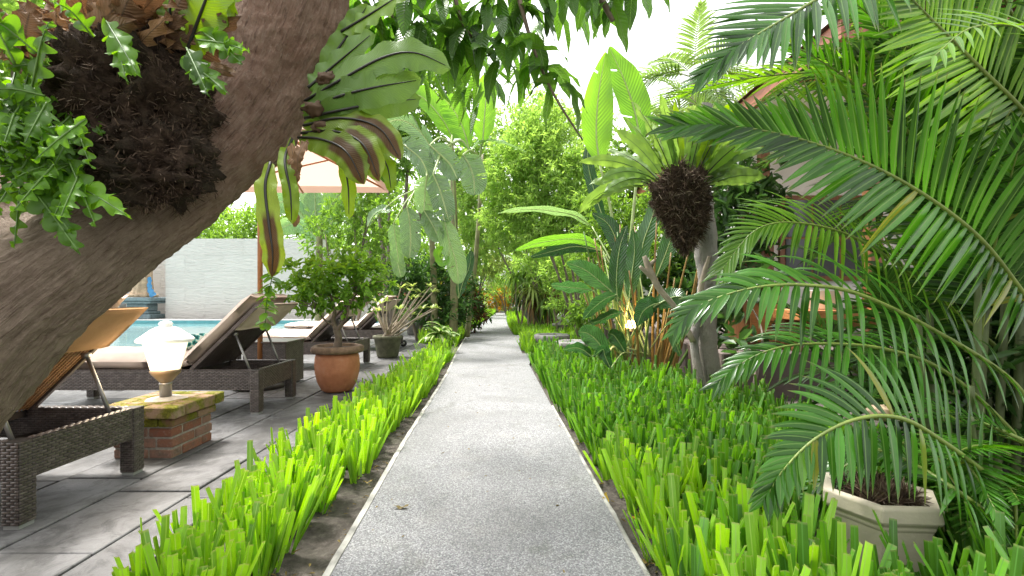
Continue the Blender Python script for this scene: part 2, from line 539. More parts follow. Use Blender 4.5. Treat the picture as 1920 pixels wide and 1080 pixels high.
def roots(name, c):
    m = NT(name); co = m.coord()
    a = m.noise(co, 26, 7, 0.75, 0.8); b = m.noise(co, 7, 3)
    cc = m.ramp(a, [(0.35, tuple(x * 0.35 for x in c)), (0.6, c), (0.8, tuple(x * 2.6 for x in c))])
    cc = m.mix(m.ramp(b, [(0.5, 0.0), (0.75, 0.5)]), cc, (0.05, 0.05, 0.035))
    m.pbr(cc, 0.95, m.bump(a, 1.0, 0.03), 0.15)
    return m.mat
M['roots'] = roots('root_mass', (0.075, 0.05, 0.034))
M['fibre'] = plain('root_fibre', (0.10, 0.066, 0.042), 0.9, 0.6, 20)
M['fibrepale'] = plain('root_fibre_pale', (0.20, 0.16, 0.11), 0.9, 0.5, 20)

def aggregate():
    m = NT('washed_pebble_concrete'); co = m.coord()
    v = m.n('TexVoronoi'); m.l(co, v.inputs['Vector']); v.inputs['Scale'].default_value = 165
    d, vc = v.outputs['Distance'], v.outputs['Color']
    sp = m.n('SeparateColor'); m.l(vc, sp.inputs[0])
    stone = m.ramp(sp.outputs[0], [(0.0, (0.09, 0.09, 0.095)), (0.22, (0.175, 0.175, 0.18)), (0.6, (0.27, 0.27, 0.276)), (1.0, (0.44, 0.44, 0.435))])
    c = m.mix(m.ramp(d, [(0.52, 0.0), (0.78, 1.0)]), stone, (0.16, 0.16, 0.165))
    big = m.noise(co, 1.1, 5, 0.6)
    c = m.mix(m.ramp(big, [(0.35, 0.28), (0.65, 0.0)]), c, (0.22, 0.22, 0.225))
    c = m.mix(m.ramp(m.noise(co, 4.5, 4), [(0.55, 0.0), (0.75, 0.18)]), c, (0.40, 0.38, 0.33))
    c = m.mix(m.ramp(m.noise(co, 0.55, 6, 0.65, 0.8), [(0.46, 0.0), (0.60, 0.40)]), c, (0.12, 0.12, 0.115))
    c = m.mix(m.ramp(m.noise(co, 2.2, 7, 0.7, 1.2), [(0.57, 0.0), (0.66, 0.38)]), c, (0.10, 0.105, 0.085))
    h = m.math('SUBTRACT', 1.0, d)
    m.pbr(c, 0.75, m.bump(h, 0.7, 0.006), 0.3)
    return m.mat
M['path'] = aggregate()
M['edging'] = plain('smooth_cement_edge', (0.34, 0.33, 0.30), 0.85, 0.5, 7, 0.7, 90)

def soilmat():
    m = NT('garden_soil'); co = m.coord()
    n = m.noise(co, 26, 8, 0.7); n2 = m.noise(co, 2.5, 4)
    c = m.ramp(n, [(0.3, (0.045, 0.038, 0.033)), (0.55, (0.11, 0.095, 0.082)), (0.75, (0.21, 0.185, 0.16))])
    c = m.mix(m.ramp(n2, [(0.45, 0.0), (0.7, 0.45)]), c, (0.05, 0.06, 0.03))
    m.pbr(c, 0.95, m.bump(n, 1.0, 0.02), 0.2)
    return m.mat
M['soil'] = soilmat()

def stonemat(name, c, stain=(0.16, 0.15, 0.12)):
    m = NT(name); co = m.coord('Object')
    oi = m.n('ObjectInfo')
    geo = m.n('NewGeometry')
    wp = m.n('Mapping'); m.l(geo.outputs['Position'], wp.inputs[0])
    base = m.ramp(oi.outputs['Random'], [(0.0, tuple(x * 0.6 for x in c)), (0.5, c), (1.0, tuple(x * 1.4 for x in c))])
    n1 = m.noise(wp.outputs[0], 1.6, 6, 0.62, 0.5)
    cc = m.mix(m.ramp(n1, [(0.44, 0.0), (0.56, 0.78)]), base, stain)
    mp = m.n('Mapping'); m.l(geo.outputs['Position'], mp.inputs[0]); mp.inputs['Scale'].default_value = (14, 3, 8)
    cc = m.mix(m.math('MULTIPLY', m.noise(mp.outputs[0], 2, 6, 0.65), 0.35), cc, tuple(x * 1.35 for x in c))
    n3 = m.noise(wp.outputs[0], 5.5, 9, 0.72, 1.4)
    cc = m.mix(m.ramp(n3, [(0.50, 0.0), (0.60, 0.7)]), cc, tuple(x * 0.42 for x in c))
    cc = m.mix(m.ramp(n3, [(0.36, 0.55), (0.44, 0.0)]), cc, tuple(x * 1.7 for x in c))
    fine = m.noise(wp.outputs[0], 45, 6, 0.7)
    cc = m.mix(m.ramp(fine, [(0.60, 0.0), (0.75, 0.4)]), cc, tuple(x * 0.45 for x in c))
    m.pbr(cc, m.ramp(n1, [(0.3, 0.42), (0.7, 0.75)]), m.bump(m.math('ADD', fine, n1), 0.35, 0.01), 0.4)
    return m.mat
M['paver'] = stonemat('grey_paving_stone', (0.122, 0.12, 0.12), (0.045, 0.042, 0.036))
M['joint'] = plain('paving_joint', (0.05, 0.048, 0.045), 0.95, 0.4, 20)
M['coping'] = plain('pool_coping', (0.55, 0.55, 0.54), 0.6, 0.12, 5)
M['wallstone'] = None

def wallstone():
    m = NT('wall_cladding'); co = m.coord('Object')
    geo = m.n('NewGeometry')
    mp = m.n('Mapping'); m.l(geo.outputs['Position'], mp.inputs[0]); mp.inputs['Scale'].default_value = (1.0, 1, 9.0)
    n = m.noise(mp.outputs[0], 3.0, 4, 0.5, 0.6)
    oi = m.n('ObjectInfo')
    c = m.ramp(oi.outputs['Random'], [(0, (0.63, 0.595, 0.56)), (1, (0.67, 0.635, 0.60))])
    c = m.mix(m.ramp(n, [(0.35, 0.35), (0.6, 0.0)]), c, (0.54, 0.525, 0.51))
    m.pbr(c, 0.7, m.bump(n, 0.9, 0.06), 0.3)
    return m.mat
M['wallstone'] = wallstone()
M['wallgrout'] = plain('wall_backing', (0.57, 0.555, 0.54), 0.85, 0.1)
M['tilepale'] = plain('pool_tile', (0.10, 0.32, 0.36), 0.4, 0.2, 3)

def watermat():
    m = NT('pool_water'); co = m.coord('Object')
    n = m.noise(co, 2.4, 3, 0.5, 0.5)
    big = m.noise(co, 0.25, 2)
    c = m.ramp(big, [(0.35, (0.16, 0.27, 0.27)), (0.65, (0.24, 0.37, 0.37))])
    m.pbr(c, 0.06, m.bump(n, 0.12, 0.05), 0.5)
    return m.mat
M['water'] = watermat()

def brickmat():
    m = NT('old_red_brick'); co = m.coord('Object')
    oi = m.n('ObjectInfo'); geo = m.n('NewGeometry')
    base = m.ramp(oi.outputs['Random'], [(0, (0.17, 0.075, 0.05)), (0.35, (0.30, 0.12, 0.075)), (0.7, (0.24, 0.14, 0.105)), (1, (0.36, 0.20, 0.15))])
    mp = m.n('Mapping'); m.l(geo.outputs['Position'], mp.inputs[0])
    n = m.noise(mp.outputs[0], 14, 6, 0.65); n2 = m.noise(mp.outputs[0], 60, 5, 0.7)
    c = m.mix(m.ramp(n, [(0.45, 0.0), (0.7, 0.75)]), base, (0.13, 0.115, 0.095))
    c = m.mix(m.ramp(n2, [(0.55, 0.0), (0.75, 0.5)]), c, (0.42, 0.36, 0.31))
    m.pbr(c, 0.9, m.bump(m.math('ADD', n, n2), 0.7, 0.012), 0.2)
    return m.mat
M['brick'] = brickmat()
def mossmat():
    m = NT('mossy_brick'); geo = m.n('NewGeometry')
    mp = m.n('Mapping'); m.l(geo.outputs['Position'], mp.inputs[0])
    oi = m.n('ObjectInfo')
    base = m.ramp(oi.outputs['Random'], [(0, (0.22, 0.12, 0.075)), (1, (0.34, 0.24, 0.17))])
    n = m.noise(mp.outputs[0], 9, 6, 0.6, 0.3); n2 = m.noise(mp.outputs[0], 70, 6, 0.7)
    moss = m.ramp(n2, [(0.3, (0.06, 0.07, 0.012)), (0.6, (0.20, 0.20, 0.02)), (0.8, (0.34, 0.31, 0.05))])
    c = m.mix(m.ramp(n, [(0.42, 0.0), (0.54, 0.95)]), base, moss)
    c = m.mix(m.ramp(n2, [(0.62, 0.0), (0.8, 0.4)]), c, (0.07, 0.055, 0.04))
    m.pbr(c, 0.95, m.bump(m.math('ADD', n, n2), 0.8, 0.014), 0.15)
    return m.mat
M['moss'] = mossmat()
M['mortar'] = plain('mortar', (0.30, 0.27, 0.235), 0.95, 0.3, 30, 0.6, 90)
M['cementpatch'] = plain('cement_patch', (0.42, 0.39, 0.35), 0.95, 0.25, 30, 0.6, 90)

def rattan():
    m = NT('dark_woven_rattan'); co = m.coord('Object')
    n = m.noise(co, 22, 5, 0.6); oi = m.n('Attribute'); oi.attribute_name = 'leaf'
    sx = m.n('SeparateXYZ'); m.l(oi.outputs['Vector'], sx.inputs[0])
    f = m.math('ADD', m.math('MULTIPLY', sx.outputs[0], 0.22), m.math('MULTIPLY', n, 0.75))
    c = m.ramp(f, [(0.2, (0.040, 0.029, 0.025)), (0.5, (0.085, 0.066, 0.058)), (0.85, (0.19, 0.155, 0.14))])
    m.pbr(c, 0.33, None, 0.6)
    return m.mat
M['rattan'] = rattan()
M['rattan_in'] = plain('rattan_core', (0.018, 0.013, 0.011), 0.6, 0.3, 20)
M['rattan_lit'] = plain('lit_woven_sling', (0.30, 0.16, 0.07), 0.55, 0.35, 30)  # tan copy of the dark rattan, with warm light put into the colour
M['metal'] = plain('brushed_metal', (0.30, 0.29, 0.28), 0.4, 0.15, 20, metal=0.7)
M['dark_metal'] = plain('dark_metal', (0.07, 0.06, 0.055), 0.45, 0.2, 20)
M['grey_cap'] = plain('grey_plastic_foot', (0.33, 0.33, 0.32), 0.5, 0.1)
M['rubber'] = plain('black_rubber', (0.02, 0.02, 0.02), 0.7, 0.2)
def fabric(name, c, sc=420):
    m = NT(name); co = m.coord('Object')
    n = m.noise(co, 5, 4); w = m.noise(co, sc, 2)
    cc = m.ramp(n, [(0.3, tuple(x * 0.86 for x in c)), (0.7, tuple(min(1, x * 1.06) for x in c))])
    m.pbr(cc, 0.9, m.bump(m.math('ADD', m.noise(co, 9, 3), m.math('MULTIPLY', w, 0.15)), 0.35, 0.02), 0.2)
    return m.mat
M['cushion'] = fabric('cream_canvas', (0.66, 0.53, 0.45))
M['hood'] = fabric('lit_hood_canvas', (0.42, 0.235, 0.11))  # orange copy of the cream cushion cloth; light on the hood is painted in
M['towel'] = None
M['canopy'] = fabric('pink_beige_canvas', (0.72, 0.48, 0.38))
m = NT('canopy_cloth'); p_ = m.pbr((0.60, 0.42, 0.34), 0.9, None, 0.15, finish=False)
t_ = m.n('BsdfTranslucent'); t_.inputs[0].default_value = (0.60, 0.41, 0.33, 1)
x_ = m.n('MixShader'); x_.inputs[0].default_value = 0.5
m.l(p_, x_.inputs[1]); m.l(t_.outputs[0], x_.inputs[2]); m.l(x_.outputs[0], m.out.inputs[0]); M['canopy'] = m.mat
def towelmat():
    m = NT('patterned_teal_towel'); co = m.coord('Object')
    v = m.voro(co, 26)
    c = m.ramp(v, [(0.30, (0.02, 0.10, 0.10)), (0.42, (0.10, 0.42, 0.38)), (0.60, (0.62, 0.72, 0.66))], 'CONSTANT')
    m.pbr(c, 0.95, m.bump(m.noise(co, 300, 2), 0.4, 0.004), 0.1)
    return m.mat
M['towel'] = towelmat()
def woodmat(name, c, ax=(2, 2, 24)):
    m = NT(name); co = m.coord('Object', ax)
    n = m.noise(co, 3.0, 6, 0.6, 0.5)
    cc = m.ramp(n, [(0.3, tuple(x * 0.62 for x in c)), (0.55, c), (0.8, tuple(min(1, x * 1.35) for x in c))])
    m.pbr(cc, 0.45, m.bump(n, 0.25, 0.006), 0.45)
    return m.mat
M['wood'] = woodmat('warm_teak', (0.50, 0.21, 0.075), (2, 20, 20))
M['woodv'] = woodmat('upright_teak', (0.20, 0.085, 0.035), (20, 20, 2))
M['pole'] = woodmat('parasol_pole_wood', (0.40, 0.17, 0.06), (30, 30, 2))
M['fascia'] = woodmat('red_brown_fascia', (0.34, 0.12, 0.07), (14, 2, 14))
M['white'] = plain('white_render', (0.72, 0.71, 0.69), 0.8, 0.06, 3, 0.2, 40)
M['greywall'] = plain('grey_render', (0.50, 0.48, 0.45), 0.85, 0.12, 3, 0.3, 40)
M['soffit'] = plain('painted_soffit', (0.78, 0.77, 0.75), 0.8, 0.06, 3)
M['plinth'] = plain('stained_plinth', (0.13, 0.10, 0.09), 0.8, 0.25, 4, 0.4, 50)
M['glassdark'] = plain('dark_window_glass', (0.05, 0.055, 0.06), 0.08, 0.2, 2)
M['rooftile'] = plain('roof_tile', (0.25, 0.11, 0.07), 0.8, 0.3, 8)
M['ceramic'] = plain('white_ceramic', (0.75, 0.74, 0.72), 0.3, 0.04)
def terracotta():
    m = NT('terracotta'); co = m.coord('Object')
    n = m.noise(co, 7, 6, 0.6); f = m.noise(co, 70, 5, 0.7)
    c = m.ramp(n, [(0.3, (0.38, 0.14, 0.065)), (0.55, (0.52, 0.21, 0.105)), (0.8, (0.56, 0.29, 0.18))])
    c = m.mix(m.ramp(f, [(0.58, 0.0), (0.76, 0.45)]), c, (0.22, 0.12, 0.08))
    m.pbr(c, 0.6, m.bump(m.math('ADD', n, m.math('MULTIPLY', f, 0.6)), 0.5, 0.012), 0.35)
    return m.mat
M['terracotta'] = terracotta()
M['potrim'] = plain('weathered_pot_rim', (0.20, 0.13, 0.085), 0.9, 0.45, 14, 0.8, 60)
M['mosspot'] = plain('mossy_grey_pot', (0.12, 0.12, 0.075), 0.9, 0.5, 9, 0.8, 40)
M['greystone'] = plain('weathered_grey_stone', (0.20, 0.195, 0.18), 0.9, 0.4, 9, 0.8, 40)
M['bluestone'] = plain('blue_grey_stone', (0.15, 0.20, 0.22), 0.7, 0.3, 8, 0.5, 40)
M['sandstone'] = plain('sandstone', (0.42, 0.31, 0.21), 0.9, 0.3, 9, 0.7, 50)
M['creampot'] = plain('cream_concrete', (0.50, 0.44, 0.345), 0.8, 0.14, 7, 0.4, 60)
M['bluecloth'] = plain('blue_cloth', (0.06, 0.22, 0.42), 0.8, 0.2)
m = NT('lit_opal_glass')
p_ = m.pbr((0.85, 0.83, 0.78), 0.25, None, 0.5, (1.0, 0.80, 0.52), 0.36); M['opal'] = m.mat
m = NT('opal_hat'); m.pbr((0.85, 0.85, 0.82), 0.3, None, 0.5, (1.0, 0.93, 0.82), 0.03); M['opalhat'] = m.mat
m = NT('warm_bulb'); m.pbr((0.9, 0.7, 0.4), 0.4, None, 0.5, (1.0, 0.62, 0.22), 6.0); M['bulb'] = m.mat
M['lampbase'] = plain('brown_lamp_collar', (0.22, 0.15, 0.09), 0.4, 0.2, 8)
M['globe'] = plain('white_globe', (0.7, 0.69, 0.66), 0.35, 0.05)

# ================================================================== SETTING
def sheet(name, pts, z, mat, kind='structure'):
    mb = MB(); mb.add([(x, y, z) for x, y in pts], [tuple(range(len(pts)))])
    return tag(mb.build(name, mat, smooth=False), kind=kind)

sheet('ground', [(-90, -40), (90, -40), (90, 120), (-90, 120)], -0.075, M['soil'])

# loose soil of the planted beds, uneven
mb = MB()
xs = np.arange(-1.5, 3.6, 0.06); ys = np.concatenate([np.arange(0.2, 7, 0.06), np.arange(7, 14, 0.25)])
vv = [(x, y, -0.055 + 0.03 * noise.fractal(Vector((x * 3, y * 3, 0)), 1, 2, 5)) for y in ys for x in xs]
nx = len(xs)
mb.add(vv, [(j*nx + i, j*nx + i + 1, (j+1)*nx + i + 1, (j+1)*nx + i) for j in range(len(ys) - 1) for i in range(nx - 1)])
tag(mb.build('bed_soil', M['soil']), kind='structure')

PL = [(-0.54, -1.0), (-0.648, 1.73), (-0.727, 3.3), (-0.826, 6.3), (-0.97, 8.6), (-1.02, 9.75), (-1.08, 11.0), (-1.13, 12.4), (-1.17, 13.8), (-1.16, 15.4), (-1.12, 17.2), (-1.07, 19.3), (-0.98, 23.5), (-0.87, 29.3)]
PR = [(0.3, 32.4), (-0.12, 29), (-0.25, 25.2), (-0.24, 21), (-0.17, 17.4), (-0.09, 14.8), (0.04, 12.4), (0.22, 12.38), (0.18, 11.1), (0.14, 9.86), (0.176, 8.42), (0.37, 8.4), (0.25, 7.09), (0.36, 4.4), (0.476, 1.73), (0.585, -1.0)]
def path_right(y):
    q = sorted([(b, a) for a, b in PR]); return float(np.interp(y, [k[0] for k in q], [k[1] for k in q]))
def path_left(y):
    return float(np.interp(y, [b for a, b in PL], [a for a, b in PL]))

bm = bmesh.new()
ring = [bm.verts.new((x, y, 0)) for x, y in PL + [(-0.5, 34), (0.6, 34)] + PR]
bf = bm.faces.new(ring)
ext = bmesh.ops.extrude_face_region(bm, geom=[bf])
for g in ext['geom']:
    if isinstance(g, bmesh.types.BMVert): g.co.z -= 0.11
bmesh.ops.triangulate(bm, faces=[f for f in bm.faces if len(f.verts) > 4])
bmesh.ops.recalc_face_normals(bm, faces=bm.faces)
me = bpy.data.meshes.new('path'); bm.to_mesh(me); bm.free(); me.materials.append(M['path'])
path = tag(mkobj('path', me), kind='structure')
def edging(line, w, parent):
    mb = MB()
    P = [Vector((x, y, 0)) for x, y in line]
    P2 = []
    for a, b in zip(P[:-1], P[1:]):
        k = max(1, int((b - a).length / 0.12))
        P2 += [a.lerp(b, i / k) for i in range(k)]
    P2.append(P[-1])
    vs_, fs_ = [], []
    for i, p in enumerate(P2):
        T = (P2[min(i+1, len(P2)-1)] - P2[max(i-1, 0)]).normalized(); Nn = Vector((T.y, -T.x, 0))
        j = 0.009 * noise.noise(p * 7) + 0.006 * noise.noise(p * 23)
        for off, z in ((-w + j, -0.10), (-w + j, -0.004 + j), (-w + 0.008 + j, 0.004), (j * 0.6, 0.005), (0.004, -0.02)):
            vs_.append(p + Nn * off + Vector((0, 0, z)))
    for i in range(len(P2) - 1):
        for k in range(4):
            fs_.append((i*5 + k, i*5 + k + 1, (i+1)*5 + k + 1, (i+1)*5 + k))
    mb.add(vs_, fs_)
    return mb.build('edging', M['edging'], parent, smooth=False)
edging(PL, 0.032, path)
edging(PR[-3:], 0.022, path)

# terrace of grey stone pavers: edge course, then courses of unequal stones
terrace = sheet('terrace', [(-1.43, -2), (-1.43, 14.8), (-4.6, 14.8), (-4.6, -2)], -0.014, M['joint'])
mb = MB(); mb.box((-1.415, -2, -0.2), (-1.385, 14.8, -0.012)); mb.build('riser', M['paver'], terrace, smooth=False)
random.seed(11)
def paver(x0, x1, y0, y1):
    mb = MB(); g = 0.004 + random.random() * 0.003
    dz = random.uniform(-0.003, 0.003)
    mb.box((x0 + g, y0 + g, -0.05), (x1 - g, y1 - g, dz), 0.004)
    mb.build('paver', M['paver'], terrace, smooth=False)
y = -0.6
while y < 14.6:
    l = random.choice((0.62, 0.8, 0.95, 1.1)); paver(-1.62, -1.40, y, min(y + l, 14.7)); y += l
x = -1.624
for w in (0.40, 0.42, 0.40, 0.45, 0.40, 0.42, 0.45):
    y = 0.3 + random.random() * 0.4 - 0.6
    ymax = 14.7
    while y < ymax:
        l = random.choice((0.45, 0.6, 0.75, 0.9)) * (1 if y < 7 else 1.7)
        paver(x - w, x - 0.001, y, min(y + l, ymax)); y += l
    x -= w
# the pool-side paving farther off
far = MB(); far.add([(-4.57, -2, -0.006), (-4.57, 5.6, -0.006), (-22, 5.6, -0.006), (-22, -2, -0.006)], [(0, 1, 2, 3)])
tag(far.build('pool_deck', M['paver'], smooth=False), kind='structure')
far = MB(); far.add([(-1.2, 14.81, -0.02), (-1.2, 22, -0.02), (-4.8, 22, -0.02), (-4.8, 14.81, -0.02)], [(0, 1, 2, 3)])
tag(far.build('far_bed', M['soil'], smooth=False), kind='structure')

# pool
pw = MB(); pw.add([(-4.95, 5.95, -0.05), (-4.95, 18.4, -0.05), (-24, 18.4, -0.05), (-24, 5.95, -0.05)], [(0, 1, 2, 3)])
tag(pw.build('pool_water', M['water'], smooth=False), kind='structure')
pc = MB()
pc.box((-4.96, 5.6, -0.2), (-4.572, 18.8, 0.004)); pc.box((-24, 5.601, -0.2), (-4.961, 5.96, 0.003)); pc.box((-24, 18.39, -0.2), (-4.961, 18.9, 0.10))
tag(pc.build('pool_coping', M['coping'], smooth=False), kind='structure')
pt = MB(); pt.box((-24, 18.37, -0.2), (-4.97, 18.389, 0.06)); tag(pt.build('pool_tile_band', M['tilepale'], smooth=False), kind='structure')

# clad garden wall beyond the pool
wall = empty('garden_wall', (-11, 19.6, 0), 'pale grey stone-clad garden wall behind the pool', 'wall')
def clad_wall(x0, x1, yf, z1, th=0.35, ny=5, px=1.45):
    mb = MB(); mb.box((x0, yf + 0.03, -0.1), (x1, yf + th, z1 - 0.02)); mb.build('backing', M['wallgrout'], wall, smooth=False)
    n = max(1, round((x1 - x0) / px)); w = (x1 - x0) / n; h = z1 / ny
    for j in range(ny):
        for i in range(n):
            sh = (w / 2 if j % 2 else 0)
            a, b = x0 + i*w + sh, min(x0 + (i + 1)*w + sh, x1)
            if b - a < 0.05: continue
            p = MB(); p.box((a + .0015, yf + random.uniform(-.002, .002), j*h + .0015), (b - .0015, yf + 0.05, (j + 1)*h - .0015), 0.002)
            p.build('panel', M['wallstone'], wall, smooth=False)
        if j % 2:
            p = MB(); p.box((x0 + .006, yf, j*h + .0015), (x0 + w/2 - .006, yf + 0.05, (j + 1)*h - .0015), 0.002)
            p.build('panel', M['wallstone'], wall, smooth=False)
clad_wall(-13.9, -7.6, 19.4, 3.3)
clad_wall(-15.7, -13.95, 20.4, 3.3, px=0.9)
clad_wall(-24, -15.75, 19.4, 3.3, px=2.0)
clad_wall(-7.55, -5.3, 19.7, 2.9, px=1.1)

# ------------------------------------------------------------------ house on the right, seen through the palms
house = empty('house', (5, 7, 0), 'white house with raised porch and red-brown eaves behind the palms', 'house')
def hb(name, lo, hi, mat, bev=0.0, parent=None):
    mb = MB(); mb.box(lo, hi, bev); return mb.build(name, M[mat], parent or house, smooth=False)
hb('platform', (2.15, 4.95, -0.1), (10, 12, 0.42), 'plinth', 0.015)
hb('wall', (3.75, 8.0, 0.42), (10, 8.25, 3.70), 'white')
hb('wall', (3.75, 8.26, 0.42), (4.0, 14.0, 3.70), 'white')
hb('wall', (6.4, 5.25, 0.42), (6.65, 7.99, 3.70), 'white')
hb('soffit', (3.55, 5.2, 3.72), (10, 14.2, 3.78), 'soffit')
hb('fascia', (3.47, 5.1, 3.72), (3.545, 14.3, 3.93), 'fascia')
hb('fascia', (3.55, 5.1, 3.72), (10, 5.19, 3.93), 'fascia')
for k in range(4):
    r_ = MB(); r_.box((3.6, 6.0 + k*2, 3.66), (6.3, 6.07 + k*2, 3.715)); r_.build('rafter', M['fascia'], house, smooth=False)
rf = MB(); rf.add([(3.42, 5.0, 3.95), (3.42, 14.4, 3.95), (7.0, 14.4, 5.2), (7.0, 5.0, 5.2), (11, 14.4, 3.95), (11, 5.0, 3.95)], [(0, 3, 2, 1), (3, 5, 4, 2)])
rf.build('roof', M['rooftile'], house, smooth=False)
for x, yy in ((3.95, 5.3), (3.95, 7.6), (5.9, 5.3)):
    hb('post', (x - .07, yy - .07, 0.42), (x + .07, yy + .07, 3.71), 'woodv', 0.006)
win = hb('window', (4.4, 7.93, 1.25), (5.9, 7.995, 2.65), 'woodv')
for i in range(3):
    for j in range(2):
        hb('pane', (4.48 + i*.46, 7.915, 1.33 + j*.64), (4.90 + i*.46, 7.928, 1.93 + j*.64), 'glassdark', 0, win)
door = hb('door', (3.80, 7.94, 0.43), (4.3, 7.995, 2.5), 'woodv')
hb('handle', (4.16, 7.9, 1.4), (4.2, 7.938, 1.55), 'dark_metal', 0, door)

lamp = empty('porch_lamp', (4.45, 5.7, 3.58), 'small glowing warm lamp under the porch ceiling', 'lamp')
mb = MB(); mb.lathe([(0.07, 0.14), (0.07, 0.10), (0.05, 0.09)], (4.45, 5.7, 3.58), 16); mb.build('mount', M['dark_metal'], lamp)
mb = MB(); mb.lathe([(0.012, 0.0), (0.06, 0.02), (0.075, 0.06), (0.045, 0.085)], (4.45, 5.7, 3.58), 16); mb.build('bulb', M['bulb'], lamp)
ld = bpy.data.lights.new('porch_light', 'POINT'); ld.energy = 2.5; ld.color = (1, 0.68, 0.36); ld.shadow_soft_size = 0.08
lo = bpy.data.objects.new('porch_light', ld); lo.location = (4.45, 5.7, 3.45); col.objects.link(lo)

# wooden bench and things on the porch
bench = empty('porch_bench', (3.5, 5.35, 0.42), 'thick orange-brown wooden bench on the porch edge', 'bench')
def part(parent, name, lo, hi, mat, bev=0.006):
    mb = MB(); mb.box(lo, hi, bev); return mb.build(name, M[mat], parent, smooth=False)
part(bench, 'seat', (2.85, 4.80, 0.755), (4.12, 5.30, 0.86), 'wood', 0.008)
for x in (2.92, 3.98):
    for yy in (4.98, 5.19): part(bench, 'leg', (x, yy, 0.421), (x + .08, yy + .08, 0.754), 'woodv')
part(bench, 'apron', (3.001, 5.0, 0.66), (3.978, 5.03, 0.754), 'wood')
cb = empty('wooden_cabinet', (2.98, 5.8, 0.42), 'upright brown wooden cabinet beside the porch bench', 'cabinet')
part(cb, 'body', (2.72, 5.6, 0.421), (3.12, 6.1, 1.10), 'woodv'); part(cb, 'top', (2.70, 5.57, 1.101), (3.15, 6.13, 1.135), 'wood')
part(cb, 'door', (2.75, 5.585, 0.47), (3.09, 5.599, 1.06), 'wood')
cp = empty('ceramic_pot', (3.25, 5.05, 0.86), 'white cylindrical ceramic pot standing on the porch bench', 'pot')
mb = MB(); mb.lathe([(0.13, 0.0), (0.145, 0.01), (0.16, 0.19), (0.165, 0.20), (0.15, 0.20), (0.14, 0.15)], (3.25, 5.05, 0.862), 28); mb.build('body', M['ceramic'], cp)
mb = MB(); mb.lathe([(0.001, 0.15), (0.139, 0.151)], (3.25, 5.05, 0.862), 20, close=False); mb.build('soil', M['soil'], cp)
bx = tag(mkobj('stone_bowl', None) if False else empty('stone_bowl', (3.62, 5.05, 0.86)), 'small dark bowl beside the white pot on the bench', 'bowl')
mb = MB(); mb.lathe([(0.05, 0.0), (0.09, 0.03), (0.11, 0.08), (0.10, 0.08), (0.07, 0.03)], (3.62, 5.05, 0.862), 20); mb.build('body', M['dark_metal'], bx)
dk = empty('porch_table', (4.5, 4.9, 0.42), 'low white-topped table on dark legs behind the bench', 'table')
part(dk, 'top', (3.6, 5.9, 0.72), (5.4, 6.7, 0.77), 'ceramic')
for x in (3.7, 5.25):
    for yy in (5.98, 6.55): part(dk, 'leg', (x, yy, 0.421), (x + .07, yy + .07, 0.719), 'dark_metal')

# ================================================================== TERRACE FURNITURE
def weave(mb, o, u, v, n, w, h, pu=0.020, pv=0.0125):
    """over-and-under strands on a rectangle o + u*w + v*h facing n"""
    o, u, v, n = Vector(o), Vector(u), Vector(v), Vector(n)
    nc, nr = max(1, round(w / pu)), max(1, round(h / pv))
    pu, pv = w / nc, h / nr
    for r in range(nr):
        for c in range(-1, nc):
            if (r + c) % 2: continue
            a, b = max(0, c * pu + 0.001), min(w, (c + 2) * pu - 0.001)
            z0, z1 = r * pv + 0.0008, (r + 1) * pv - 0.0008
            P = lambda s_, t_, d_: o + u * s_ + v * t_ + n * d_
            md, mz = (a + b) / 2, (z0 + z1) / 2
            q = 0.0065
            q2 = (b - a) * 0.25
            vs_ = [P(a, z0, 0), P(a, z1, 0), P(a + q2, z0, q*.4), P(a + q2, mz, q), P(a + q2, z1, q*.4), P(b - q2, z0, q*.4), P(b - q2, mz, q), P(b - q2, z1, q*.4), P(b, z0, 0), P(b, z1, 0)]
            fs_ = [(0, 2, 3), (0, 3, 1), (1, 3, 4), (2, 5, 6, 3), (3, 6, 7, 4), (5, 8, 6), (6, 8, 9), (6, 9, 7)]
            rv = random.random()
            mb.add(vs_, fs_, [(rv, .5, 0)] * 10)

def woven_box(name, lo, hi, parent, faces='xXyYzZ'):
    core = MB(); core.box(lo, hi)
    ob = core.build(name, M['rattan_in'], parent, smooth=False)
    mb = MB(); x0, y0, z0 = lo; x1, y1, z1 = hi
    e = 0.0008
    if 'y' in faces: weave(mb, (x0, y0 - e, z0), (1,0,0), (0,0,1), (0,-1,0), x1-x0, z1-z0)
    if 'Y' in faces: weave(mb, (x1, y1 + e, z0), (-1,0,0), (0,0,1), (0,1,0), x1-x0, z1-z0)
    if 'x' in faces: weave(mb, (x0 - e, y1, z0), (0,-1,0), (0,0,1), (-1,0,0), y1-y0, z1-z0)
    if 'X' in faces: weave(mb, (x1 + e, y0, z0), (0,1,0), (0,0,1), (1,0,0), y1-y0, z1-z0)
    if 'Z' in faces:
        if x1-x0 > y1-y0: weave(mb, (x0, y0, z1 + e), (1,0,0), (0,1,0), (0,0,1), x1-x0, y1-y0)
        else: weave(mb, (x1, y0, z1 + e), (0,1,0), (-1,0,0), (0,0,1), y1-y0, x1-x0)
    w = mb.build('weave', M['rattan'], ob); w['kind'] = 'stuff'
    return ob

